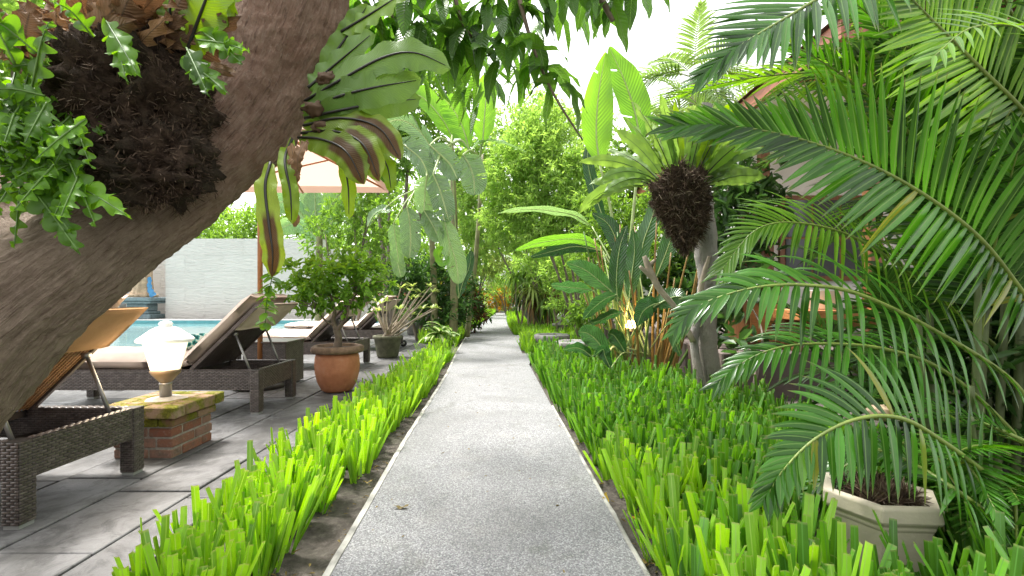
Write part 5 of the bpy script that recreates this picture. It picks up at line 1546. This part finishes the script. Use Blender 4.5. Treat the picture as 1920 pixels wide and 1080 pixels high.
c3 = G(775, 628) + Vector((0, .2, .002))
gp = empty('grey_pot', c3, 'far square-shouldered grey stone pot below the banana plant', 'pot')
mb = MB(); mb.lathe([(.17, 0), (.2, .02), (.23, .30), (.25, .31), (.25, .36), (.21, .36), (.2, .33)], c3, 28); mb.build('body', M['greystone'], gp)
mb = MB(); mb.lathe([(0.001, .335), (0.2, .334)], c3, 20, close=False); mb.build('soil', M['soil'], gp)
sh = empty('potted_shrub', c3 + Vector((0, 0, .34)), 'dark leafy shrub with small pink flowers in the far grey pot', 'shrub')
twig_tree(sh, c3 + Vector((0, 0, .33)), [([(0, 0, 0), (.02, 0, .2), (.1, 0, .45)], [.03, .02, .01]), ([(0, 0, .05), (-.1, 0, .3), (-.25, .05, .5)], [.02, .015, .008])], [(c3.x, c3.y, c3.z + .95, .5, .45, .35), (c3.x + .45, c3.y + .1, c3.z + .9, .4, .4, .35), (c3.x - .35, c3.y, c3.z + .85, .35, .35, .3)], 1400, .10, .05, 'bushC')
mb = MB()
for i in range(26):
    e = Vector((c3.x + random.gauss(0, .4), c3.y - .35 + random.gauss(0, .1), c3.z + 1 + random.gauss(0, .18)))
    for k in range(5):
        an = k * 1.256; d = Vector((math.cos(an), -.4, math.sin(an)))
        ribbon(mb, droop(e, d, .035, 0, 4), Vector((0, 1, 0)).cross(d), lambda t: .014 * math.sin(PI * min(1, .1 + .85 * t)) + .001)
fm = plain('pink_petal', (.62, .16, .15), .6, .2); mb.build('flowers', fm, sh)['kind'] = 'stuff'

# cream hexagonal planter among the strap leaves
hp = S(1655, 930, 1.98); hp.z = 0; hpc = Vector((1.44, 1.90, -0.085))
hx_ = empty('hexagonal_planter', hpc, 'cream six-sided concrete planter among the strap leaves at lower right', 'planter')
def hexring(r, z, rot=R(56)): return [(hpc.x + r * math.cos(rot + k * PI / 3), hpc.y + r * math.sin(rot + k * PI / 3), hpc.z + z) for k in range(6)]
mb = MB(); vs_ = []
prof = [(z_ and r_ or r_, z_ * 1.12) for r_, z_ in [(.155, 0), (.165, .10), (.18, .205), (.188, .215), (.188, .225), (.205, .238), (.21, .245), (.21, .285), (.203, .292), (.175, .292), (.168, .285), (.16, .24)]]
for r_, z in prof: vs_ += hexring(r_, z)
mb.add(vs_, [tuple(range(6))[::-1]] + [(i*6 + k, i*6 + (k+1) % 6, (i+1)*6 + (k+1) % 6, (i+1)*6 + k) for i in range(len(prof) - 1) for k in range(6)])
o = mb.build('body', M['creampot'], hx_, smooth=False)
bv = o.modifiers.new('bevel', 'BEVEL'); bv.width = 0.004; bv.segments = 2; bv.limit_method = 'ANGLE'
mb = MB(); mb.add(hexring(.163, .285), [tuple(range(6))]); mb.build('soil', M['soil'], hx_)
rp = [hpc + Vector((random.uniform(-.09, .09), random.uniform(-.09, .09), .285 + random.uniform(0, .05))) for _ in range(300)]
fibres('roots', rp, hpc + Vector((0, 0, .1)), 2000, .06, .005, M['fibre'], hx_, -.1)
fibres('pale_roots', rp, hpc + Vector((0, 0, .1)), 500, .06, .004, M['fibrepale'], hx_, -.1)
mb = MB(); mb.tube(catmull([hpc + Vector((.02, -.05, .27)), hpc + Vector((.1, 0, .29)), hpc + Vector((.2, .02, .27))], 10), .008, 8); mb.build('cut_stem', M['twigpale'], hx_)
cs_, _v = lump('coconut_husk', S(1648, 774, 1.72), (.042, .035, .028), M['sandstone'], None, .2, 2, 16); tag(cs_, 'small pinkish-brown husk caught on the low palm frond', 'husk')

# ================================================================== GROUND PLANTS
# croton, dracaena, variegated dieffenbachia
def fountain(parent, base, n, L_, w, mat, el=(.4, 1.4), sag=1.6, name='leaf', single=False, prof=None, off=.05, zr=0.0):
    J = MB()
    for i in range(n):
        an = random.uniform(0, 6.28); e = random.uniform(*el)
        d = Vector((math.cos(an) * math.cos(e), math.sin(an) * math.cos(e), math.sin(e)))
        b = Vector(base) + Vector((random.gauss(0, off), random.gauss(0, off), random.uniform(0, zr)))
        one = MB() if single else J
        l = L_ * random.uniform(.7, 1.15)
        ribbon(one, droop(b, d, l, sag / l, 9), d.cross(Vector((0, 0, 1))), lambda t: w * (prof(t) if prof else math.sin(PI * min(1, .06 + t * .94))) + .001, fold=.25, cols=2, wave=w * .15, wf=2)
        if single: one.build(name, M[mat], parent)
    if not single: J.build('leaves', M[mat], parent)['kind'] = 'stuff'
df = empty('dieffenbachia', (-1.22, 8.7, -.06), 'variegated cream and green dieffenbachia at the end of the left hedge', 'plant')
for k in range(4):
    b0 = Vector((-1.22 + random.uniform(-.12, .12), 8.6 + random.uniform(-.12, .12), -.06)); h = random.uniform(.2, .45)
    mb = MB(); mb.tube([b0, b0 + Vector((0, 0, h))], .016, 7); mb.build('stem', M['stalkg'], df)
    fountain(df, b0 + Vector((0, 0, h)), 9, .36, .066, 'dieff', (.1, 1.2), 1.6, single=True, off=.03)
cr = empty('croton', (-1.5, 13.2, -.06), 'croton bush with yellow crown over dark red leaves beside the far path', 'shrub')
b0 = Vector((-1.45, 13.4, 0))
for k in range(5):
    mb = MB(); mb.tube(catmull([b0, b0 + Vector((random.uniform(-.2, .2), random.uniform(-.2, .2), .5)), b0 + Vector((random.uniform(-.4, .4), random.uniform(-.3, .3), 1.0))], 8), lerp_list([.02, .008], 8), 6); mb.build('stem', M['twig'], cr)
blob_foliage('yellow_leaves', [(-1.45, 13.2, 1.25, .35, .3, .3), (-1.15, 13.5, .95, .2, .2, .2)], 700, .15, .05, M['croton'], cr)
blob_foliage('dark_leaves', [(-1.35, 13.3, .75, .55, .45, .4), (-1.75, 13.3, .6, .4, .4, .4), (-1.2, 13.2, .45, .4, .4, .3)], 1300, .16, .05, M['crotonr'], cr)
blob_foliage('green_leaves', [(-1.35, 13.2, .55, .6, .5, .4)], 900, .15, .05, M['bushC'], cr)
dr_ = empty('dracaena', (1.0, 13.3, -.06), 'clump of dracaena with long narrow hanging leaves right of the far path', 'shrub')
for k in range(11):
    b0 = Vector((random.uniform(.2, 1.6), random.uniform(12.9, 13.9), -.05)); t0 = b0 + Vector((random.uniform(-.3, .3), random.uniform(-.2, .2), random.uniform(.8, 1.9)))
    mb = MB(); mb.tube(catmull([b0, b0.lerp(t0, .5) + Vector((random.uniform(-.08, .08), 0, 0)), t0], 10), lerp_list([.035, .02], 10), 7); mb.build('stem', M['twigpale'], dr_)
    fountain(dr_, t0, 46, .75, .026, 'bushP' if k % 3 == 0 else 'bushB', (-.5, 1.3), 2.4, off=.05, zr=.15)
    fountain(dr_, b0.lerp(t0, .6), 20, .6, .02, 'dead' if k % 2 else 'bushC', (-1.2, .2), 2.5, off=.05, zr=.4)

def shrub(name, label, base, blobs, n, L_, W_, mat, cat='shrub', trunk=.04, **kw):
    e = empty(name, base, label, cat)
    for b in blobs[:5]:
        t0 = Vector(b[:3]); b0 = Vector(base)
        mb = MB(); mb.tube(catmull([b0 + Vector((0, 0, -.05)), b0.lerp(t0, .5) + Vector((random.uniform(-.15, .15), 0, .1)), t0], 12), lerp_list([trunk, trunk * .7, trunk * .3], 12), 8); mb.build('stem', M['farbark'], e)
    blob_foliage('foliage', blobs, n, L_, W_, M[mat], e, **kw)
    return e
def B(px, py, d, rx, ry, k=.8):
    p = S(px, py, d); return (p.x, p.y, p.z, rx / F * d, rx / F * d * k, ry / F * d)
shrub('feathery_tree', 'light green fine-leaved tree arching over the path end', (1.4, 9.6, 0), [B(1000, 290, 9.5, 60, 60), B(1050, 345, 9.3, 65, 65), B(955, 340, 9.8, 55, 65), B(1085, 400, 9, 55, 60), B(1015, 410, 9.5, 60, 50), B(1095, 320, 9.2, 40, 60), B(955, 420, 10, 50, 50), B(1020, 240, 9.8, 55, 40)], 24000, .10, .036, 'bushA', 'tree', .03, drop=.3)
shrub('leafy_shrub', 'mid-green small-leaved shrub behind the heliconia', (1.75, 7.6, 0), [B(1130, 400, 7.8, 45, 60), B(1180, 440, 7.6, 45, 60), B(1110, 480, 8, 40, 45), B(1215, 410, 7.6, 35, 50), B(1250, 480, 7.2, 35, 60)], 4200, .095, .036, 'bushB')
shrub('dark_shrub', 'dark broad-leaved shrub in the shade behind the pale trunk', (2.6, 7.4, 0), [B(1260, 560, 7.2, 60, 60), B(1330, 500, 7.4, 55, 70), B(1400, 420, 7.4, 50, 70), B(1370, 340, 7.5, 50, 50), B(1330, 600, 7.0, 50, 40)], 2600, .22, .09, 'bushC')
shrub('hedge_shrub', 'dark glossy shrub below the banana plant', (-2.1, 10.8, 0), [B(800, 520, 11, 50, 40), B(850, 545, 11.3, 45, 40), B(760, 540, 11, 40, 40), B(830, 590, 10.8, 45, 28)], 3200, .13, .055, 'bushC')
shrub('vine_shrub', 'yellow-green twining shrub behind the potted tree', (-3.2, 9.6, 0), [B(690, 420, 10, 45, 60), B(660, 370, 10, 40, 50), B(720, 480, 9.8, 40, 50), B(610, 440, 10.2, 40, 50), B(700, 350, 10.4, 40, 40)], 3600, .11, .05, 'bushB')
shrub('pale_shrub', 'pale airy shrub at the left of the path end', (-1.4, 15.5, 0), [B(895, 430, 15, 35, 45), B(910, 490, 15, 35, 45), B(880, 380, 15, 30, 40), B(935, 470, 16, 30, 40)], 4200, .13, .045, 'bushP')
shrub('bamboo_shrub', 'fresh green shrub closing the far end of the path', (-.3, 26, 0), [B(945, 520, 26, 30, 45), B(985, 500, 26, 35, 55), B(915, 530, 25, 20, 40), B(1020, 540, 25, 30, 35)], 4200, .20, .07, 'bushA')
shrub('golden_shrub', 'yellow-orange leaved shrub beyond the far bend of the path', (-.9, 29, 0), [B(928, 560, 29, 16, 20), B(950, 555, 30, 18, 22)], 1200, .2, .08, 'croton')
shrub('round_shrub', 'round green shrub on the right behind the dracaena', (1.7, 15.5, 0), [B(1040, 470, 16, 45, 50), B(1080, 520, 15, 40, 40), B(1000, 455, 17, 35, 45)], 3600, .14, .06, 'bushB')
shrub('low_shrub', 'small leafy shrub beside the stone basins', (1.35, 8.2, 0), [B(1085, 600, 8.2, 20, 16), B(1110, 590, 8.0, 24, 20)], 500, .12, .05, 'bushB', trunk=.012)
shrub('corner_shrub', 'broad-leaved shrub against the porch platform', (2.35, 4.75, 0), [B(1385, 640, 5.2, 22, 40), B(1400, 560, 5.6, 25, 40)], 170, .2, .09, 'bushC', trunk=.015)
# background: one mass of far foliage, left of and behind everything
far_b = []
for x in np.arange(-30, 34, 2.6):
    yy = 33 + 4 * math.sin(x * .7) + random.uniform(-2, 2)
    h = 5.0 + 2.2 * math.sin(x * 1.3 + 1) + random.uniform(-1, 1)
    if x > -3 and x < 10: h = min(h, 4.6)
    far_b.append((x, yy, h * .45, 2.4, 1.8, h * .55))
    if h > 5: far_b.append((x + 1, yy + 2, h * .95, 2.0, 1.8, h * .3))
blob_foliage('background_foliage', far_b, 34000, .36, .16, M['bushB'], None)
blob_foliage('background_foliage', [(x_, 21 + 1.5 * math.sin(x_ * 2), 1.9 + .5 * math.sin(x_ * 1.7), 1.3, 1.0, 2.1 + .5 * math.sin(x_ * 1.7)) for x_ in (-5.6, -4.4, -3.2, -2.2, 1.6, 2.8, 4, 5.2, 6.4, 7.6)], 11000, .2, .09, M['bushA'], None)
blob_foliage('background_foliage', [(-18, 23, 4.2, 2.5, 1, 1.6), (-14, 22.5, 3.7, 2.4, 1, 1.3), (-10.5, 22.5, 3.9, 2.3, 1, 1.5), (-7.6, 21.5, 3.3, 2.0, 1, 1.8), (-5.5, 20, 2.4, 1.5, 1.2, 2.4), (-3.6, 18, 2.2, 1.3, 1.2, 2.2), (-8.5, 24, 6.2, 2.2, 1, 1.6), (-5, 24, 6.2, 2.0, 1, 1.8), (-22, 23, 5, 2.5, 1, 2)], 15000, .26, .11, M['bushB'], None)
shrub('shade_tree', 'tall green tree rising behind the banana plant', (-3.6, 14.5, 0), [B(770, 230, 14, 60, 60), B(700, 180, 14.5, 60, 60), B(840, 170, 15, 50, 50), B(730, 300, 14, 50, 50), B(640, 260, 14, 50, 70), B(880, 330, 15, 40, 50)], 9000, .2, .08, 'bushB', 'tree', .09)
shrub('left_tree', 'bright leafy tree glimpsed behind the lobed fern at far left', (-4.8, 4.6, 0), [B(20, 60, 5, 120, 90), B(-60, 220, 5, 110, 110), B(60, 230, 5.3, 80, 80), B(100, 0, 5, 90, 60), B(-120, 80, 4.8, 90, 90)], 3000, .15, .065, 'bushA', 'tree', .06)
shrub('porch_tree', 'dark green tree between the porch and the far palms', (3.2, 14, 0), [B(1180, 320, 14, 50, 60), B(1230, 260, 14, 45, 50), B(1150, 400, 14, 50, 50), B(1270, 330, 14, 50, 60), B(1330, 240, 14, 50, 50)], 5200, .2, .08, 'bushB', 'tree', .08)
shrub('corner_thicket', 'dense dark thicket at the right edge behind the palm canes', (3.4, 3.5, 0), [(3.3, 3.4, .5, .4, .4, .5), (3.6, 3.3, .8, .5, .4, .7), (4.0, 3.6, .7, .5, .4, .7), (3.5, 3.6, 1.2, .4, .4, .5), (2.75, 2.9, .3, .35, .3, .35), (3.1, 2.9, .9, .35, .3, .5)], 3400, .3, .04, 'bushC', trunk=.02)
shrub('arching_tree', 'pale lime airy tree behind the fine-leaved tree', (.9, 13.4, 0), [B(950, 310, 13.5, 75, 85), B(1040, 270, 13.5, 70, 65), B(900, 390, 14, 55, 75), B(1090, 350, 13.5, 60, 70), B(990, 400, 13.5, 70, 50), B(915, 280, 14, 50, 60), B(1010, 215, 14, 50, 40), B(1110, 260, 14, 40, 50), B(890, 460, 14, 45, 45)], 15000, .15, .06, 'bushA', 'tree', .035, drop=.3)
shrub('fresh_shrub', 'fresh green shrub between the dracaena and the heliconia', (1.1, 11.2, 0), [B(1055, 520, 11.3, 42, 45), B(1000, 480, 11.8, 36, 40), B(1085, 470, 11.2, 40, 45), B(1070, 570, 11, 34, 26)], 4200, .11, .045, 'bushA', trunk=.02)
# far palms
def palm_tree(label, base, h, n, L_, seed):
    random.seed(seed); e = empty('palm_tree', base, label, 'palm')
    mb = MB(); b0 = Vector(base); t0 = b0 + Vector((.2, 0, h)); mb.tube([b0, b0.lerp(t0, .5) + Vector((.08, 0, 0)), t0], [.12, .1, .08], 10); mb.build('trunk', M['farbark'], e)
    for i in range(n):
        arch(e, t0, i * 2.4 + random.uniform(-.3, .3), random.uniform(-.3, 1.2), L_ * random.uniform(.8, 1.1), random.uniform(.5, .9), 'palm_far', 26, L_ * .26, .024, False, .8)
palm_tree('feather palm against the white sky above the nest fern', (4.3, 12, 0), 6.4, 17, 2.4, 5)
palm_tree('second feather palm, lower, left of the porch eaves', (4.4, 10.5, 0), 4.3, 13, 1.9, 6)

# stone basins, globe lamp and pedestal in the right-hand beds
for nm, lab, px_, py_, d_, r_, h_ in (('stone_basin', 'round dark stone basin farther along the right-hand bed', 1035, 622, 8.7, .32, .30), ('stone_basin', 'round grey stone basin nearest the heliconia', 1078, 635, 7.4, .30, .30)):
    p = S(px_, py_, d_); b0 = Vector((p.x, p.y, -.06)); e = empty(nm, b0, lab, 'basin')
    mb = MB(); mb.lathe([(r_ * .55, 0), (r_ * .5, .1), (r_ * .6, h_ - .1), (r_ * .95, h_ - .05), (r_, h_), (r_, h_ + .06), (r_ * .9, h_ + .075), (r_ * .8, h_ + .06), (r_ * .7, h_)], b0, 32); mb.build('bowl', M['greystone'], e)
    mb = MB(); mb.lathe([(.001, h_ + .04), (r_ * .83, h_ + .039)], b0, 24, close=False); mb.build('water', M['bluestone'], e)
p = S(1052, 582, 12.0); gb = empty('globe_lamp', (p.x, p.y, -.06), 'white globe lamp on a low stone post in front of the dracaena', 'lamp')
mb = MB(); mb.lathe([(.14, 0), (.14, .3), (.22, .32), (.22, .38), (.06, .4), (.06, .46)], (p.x, p.y, -.06), 20); mb.build('post', M['greystone'], gb)
mb = MB(); mb.lathe([(.10 * math.sin(PI * i / 14) + .0005, .10 - .10 * math.cos(PI * i / 14)) for i in range(15)], (p.x, p.y, .39), 24); mb.build('globe', M['globe'], gb)
p = S(998, 583, 15); e = empty('stone_urn', (p.x, p.y, -.06), 'dark weathered stone urn at the far bend of the path', 'urn')
mb = MB(); mb.lathe([(.25, 0), (.25, .12), (.15, .16), (.13, .3), (.3, .5), (.34, .75), (.3, .85), (.36, .9), (.34, .94), (.25, .92)], (p.x, p.y, -.06), 26); mb.build('body', M['greystone'], e)
mb = MB(); mb.box((p.x - .4, p.y - .4, 0), (p.x + .4, p.y + .4, .02)); mb.build('slab', M['greystone'], e, smooth=False)

# ------------------------------------------------------------------ strap-leaf clumps (trimmed flat at the tips)
random.seed(81)
def cut_prof(t): return min(1, .55 + t * 1.1) * (1 if t < .97 else .92)
def blade(mb, b, d, L_, w, sag, rnd=None):
    P = droop(b, d, L_, sag, 6)
    sd = Vector((-d.y, d.x, 0)) if (d.x or d.y) else Vector((1, 0, 0))
    ribbon(mb, P, sd, lambda t: w * cut_prof(t), fold=.38, cols=1, rnd=rnd)
def clump_dirs(n, hgt, lean):
    out = []
    fan = random.uniform(0, 3.14)
    for i in range(n):
        s_ = random.gauss(0, .10); f_ = (i / (n - 1) - .5) * 2
        d = Vector((math.cos(fan) * f_ * lean + random.gauss(0, .10), math.sin(fan) * f_ * lean + random.gauss(0, .10), 1)).normalized()
        b = Vector((math.cos(fan) * f_ * .035 + random.gauss(0, .012), math.sin(fan) * f_ * .035 + random.gauss(0, .012), 0))
        l = hgt * random.choice((.5, .62, .75, .85, .92, 1.0, 1.0, 1.25)) * random.uniform(.9, 1.08)
        out.append((b, d, l, random.uniform(.0105, .0155), random.uniform(.1, .9)))
    return out
def clump_mesh(mat, hgt, n):
    mb = MB()
    for b, d, l, w, s_ in clump_dirs(n, hgt, .42): blade(mb, b, d, l, w, s_)
    return mb.mesh('strap_leaf_clump', M[mat])
VAR = {'lime': [clump_mesh('lime', .27, 17) for _ in range(9)], 'strap': [clump_mesh('strap', .29, 17) for _ in range(9)]}
BL = {}
for mt in ('lime', 'strap'):
    BL[mt] = []
    for k in range(12):
        mb = MB(); l = 1.0; blade(mb, Vector((0, 0, 0)), Vector((.02, 0, 1)).normalized(), .33, .013, random.uniform(.1, .9)); BL[mt].append(mb.mesh('blade', M[mt]))
occupied = [(1.42, 1.88, .26), (1.30, 1.70, .13), (1.42, 1.66, .1), (1.82, 4.4, .12), (1.55, 6.0, .45)]
def ok(x, y):
    return all((x - a) ** 2 + (y - b) ** 2 > r * r for a, b, r in occupied)
left, right = [], []
y = .95
while y < 8.7:
    x0, x1 = float(np.interp(y, [1.6, 3.2], [-1.12, -1.26])), path_left(y) - float(np.interp(y, [2.0, 3.0, 4.2], [.25, .20, .14]))
    x = x0
    while x <= x1 + .01:
        left.append((x + random.uniform(-.03, .03), y + random.uniform(-.035, .035))); x += .105
    y += .115 if y < 5 else .14
y = 1.0
while y < 8.2:
    x0 = path_right(y) + (.17 if 2.05 < y < 2.75 else .12)
    xm = 2.05 if y < 4.4 else (1.95 if y < 5 else 1.6)
    if y < 2.2: xm = min(xm, 1.9)
    x = x0
    while x < xm:
        q = (x + random.uniform(-.035, .035), y + random.uniform(-.04, .04))
        if ok(*q) and not (x < x0 + .12 and 1.95 < y < 2.12) : right.append(q)
        x += .115
    y += .125 if y < 5 else .15
far_pts = []
for (ya, yb, fa, fb) in ((8.8, 12.35, lambda y: path_right(y) + .12, lambda y: 1.5), (12.5, 25, lambda y: path_right(y) + .12, lambda y: 2.0), (10.2, 28, lambda y: path_left(y) - .9, lambda y: path_left(y) - .1)):
    y = ya
    while y < yb:
        x = fa(y)
        while x < fb(y): far_pts.append((x + random.uniform(-.05, .05), y + random.uniform(-.05, .05))); x += .15
        y += .17
def vis(p): return p[1]
left.sort(key=vis); right.sort(key=vis)
nL, nR = 130, 165
def put_clump(x, y, mt, label, cat, group, parts):
    sc = random.uniform(.82, 1.12); rz = random.uniform(0, 6.28)
    if not parts:
        o = mkobj('strap_leaf_clump', random.choice(VAR[mt])); o.location = (x, y, -.055); o.rotation_euler = (random.uniform(-.08, .08), random.uniform(-.08, .08), rz); o.scale = (sc, sc, sc)
    else:
        o = empty('strap_leaf_clump', (x, y, -.055))
        for b, d, l, w, s_ in clump_dirs(17, .265, .42):
            k = bpy.data.objects.new('blade', random.choice(BL[mt])); col.objects.link(k); k.parent = o
            k.location = b
            ax = d.to_track_quat('Z', 'X'); k.rotation_mode = 'QUATERNION'; k.rotation_quaternion = ax @ Matrix.Rotation(random.uniform(0, 6.28), 3, 'Z').to_quaternion() if random.random() < .3 else ax
            k.scale = (w / .013, w / .013, l / .33 * sc)
    tag(o, label, cat, group)
def zone_left(x, y):
    row = 'in the path-side row' if x > path_left(y) - .30 else ('in the terrace-side row' if x < -1.16 else 'in the middle row')
    at_ = 'abreast of the nearest lounger' if y < 2.7 else ('abreast of the lamp pillar' if y < 3.6 else 'abreast of the second lounger')
    return 'lime strap-leaf clump %s left of the path, %s' % (row, at_)
def zone_right(x, y, lim):
    row = 'edging the path' if x < path_right(y) + .26 else ('midway' if x < 1.15 else 'under the palm fronds')
    at_ = 'before the planter' if y < 1.85 else ('level with the planter' if y < 2.3 else 'beyond the planter')
    return '%s strap-leaf clump %s in the right bed, %s' % ('lime' if lim else 'dark green', row, at_)
for i, (x, y) in enumerate(left[:nL]):
    put_clump(x, y, 'lime', zone_left(x, y), 'plant', 'strap-leaf clumps left of the path', i < 34)
for i, (x, y) in enumerate(right[:nR]):
    lim = random.random() < max(.06, .95 - (x - path_right(y)) * 1.3)
    put_clump(x, y, 'lime' if lim else 'strap', zone_right(x, y, lim), 'plant', 'strap-leaf clumps right of the path', i < 26)
def cover(name, pts, mt, limf, hs):
    V, Q, A = [], [], []
    base = 0
    tpl = VAR[mt]
    cache = []
    for me in tpl:
        n = len(me.vertices); v = np.empty(n * 3, np.float32); me.vertices.foreach_get('co', v); v = v.reshape(-1, 3)
        q = np.array([list(p.vertices) for p in me.polygons]); a = np.empty(n * 3, np.float32); me.attributes['leaf'].data.foreach_get('vector', a)
        cache.append((v, q, a.reshape(-1, 3)))
    for (x, y) in pts:
        v, q, a = cache[rng.integers(len(cache))]; rz = rng.random() * 6.28; s_ = hs * (.8 + .35 * rng.random()); c_, n_ = math.cos(rz), math.sin(rz)
        V.append(np.stack([(v[:, 0] * c_ - v[:, 1] * n_) * s_ + x, (v[:, 0] * n_ + v[:, 1] * c_) * s_ + y, v[:, 2] * s_ - .055], axis=1)); Q.append(q + base); A.append(a); base += len(v)
    o = np_object(name, np.concatenate(V), np.concatenate(Q), np.concatenate(A), M[mt])
    return o
tag(cover('strap_leaf_cover', left[nL:], 'lime', 0, 1.0), 'lime strap leaves continuing along the far left hedge', 'ground cover')
tag(cover('strap_leaf_cover', right[nR:], 'strap', 0, 1.0), 'green strap leaves filling the middle of the right bed', 'ground cover')
tag(cover('strap_leaf_cover', far_pts, 'lime', 0, .95), 'bright strap leaves bordering the far bends of the path', 'ground cover')

# ------------------------------------------------------------------ fallen leaves
def fallen(label, p, L_, w, an, mat, lift=.012):
    mb = MB(); d = Vector((math.cos(an), math.sin(an), 0)); c_ = Vector(p)
    P = [c_ - d * L_ * .5 + d * L_ * t + Vector((0, 0, lift * (2 * t - 1) ** 2 + .004)) for t in [i / 10 for i in range(11)]]
    ribbon(mb, P, Vector((-d.y, d.x, 0)), lambda t: w * max(0, math.sin(PI * t)) ** .8 + .001, fold=.2, cols=2, wave=.004, wf=2)
    tag(mb.build('fallen_leaf', M[mat]), label, 'leaf')
fallen('fallen brown-green leaf lying on the path', G(752, 952, 0.004), .07, .012, .1, 'fallen')
fallen('yellow fallen leaf on the soil at the right path edge', G(1134, 940, -.02) , .055, .02, 1.2, 'fallen_y', .03)
fallen('second pale yellow leaf on the soil near the right path edge', G(1190, 972, -.025), .05, .014, .3, 'fallen_y', .02)
fallen('dry brown leaf on the soil under the right strap leaves', G(1205, 1055, -.03), .05, .016, 2.0, 'fallen')
fallen('thin dry leaf on the soil beside the left path edge', G(690, 905, -.03), .05, .006, .5, 'fallen')

# vine strand hanging beside the second lounger
vn = empty('hanging_vine', S(512, 470, 2.2), 'thin leafy vine hanging down in front of the second lounger back', 'vine')
P = catmull(PP((512, 500, 1.66), (508, 530, 1.66), (500, 565, 1.67), (497, 612, 1.68)), 24)
mb = MB(); mb.tube(P, .0018, 5); mb.build('stem', M['stalkg'], vn)
for i in range(3, 24):
    for k in range(2):
        an = random.uniform(0, 6.28); d = Vector((math.cos(an), math.sin(an) * .6, random.uniform(-.8, .2)))
        mb = MB(); ribbon(mb, droop(P[i], d, random.uniform(.03, .05), 6, 6), d.cross(Vector((0, 0, 1))), lambda t: .013 * math.sin(PI * min(1, .1 + .88 * t)) + .0006, fold=.2, cols=1); mb.build('leaf', M['potleaf'], vn)

# leaf litter: bits of dry leaf on the soil strips and a few on the path
n_ = 420
lx_ = []; 
for i in range(n_):
    y_ = 1.3 + 5.5 * random.random() ** 1.4
    s_ = random.random()
    if s_ < .45: lx_.append((path_left(y_) - random.uniform(.04, .32), y_, -.035))
    elif s_ < .9: lx_.append((path_right(y_) + random.uniform(.03, .3), y_, -.035))
    else: lx_.append((random.uniform(path_left(y_), path_right(y_)), y_, .004))
cc_ = np.array(lx_); dd_ = unit(n_); dd_[:, 2] *= .15; nr_ = np.array([0, 0, 1.0]) + unit(n_) * .25
V, Q, A = leaf_cloud(cc_, dd_, nr_, .012 + .025 * rng.random(n_), .004 + .008 * rng.random(n_))
tag(np_object('leaf_litter', V, Q, A, M['fallen']), 'scattered bits of dry leaf along the path edges', 'leaf litter')
# planting that closes the garden on the far left of the pool
blob_foliage('background_foliage', [(-11.5 + .8 * math.sin(y_), y_, 1.6, 1.3, 1.3, 1.9 + .5 * math.sin(y_ * 2)) for y_ in (-5, -3.2, -1.4, .4, 2.2, 4.0)] + [(-25.5, y_, 2.4, 1.5, 2.4, 2.6) for y_ in (4, 8, 12, 16, 20, 24)], 7000, .26, .11, M['bushB'], None)
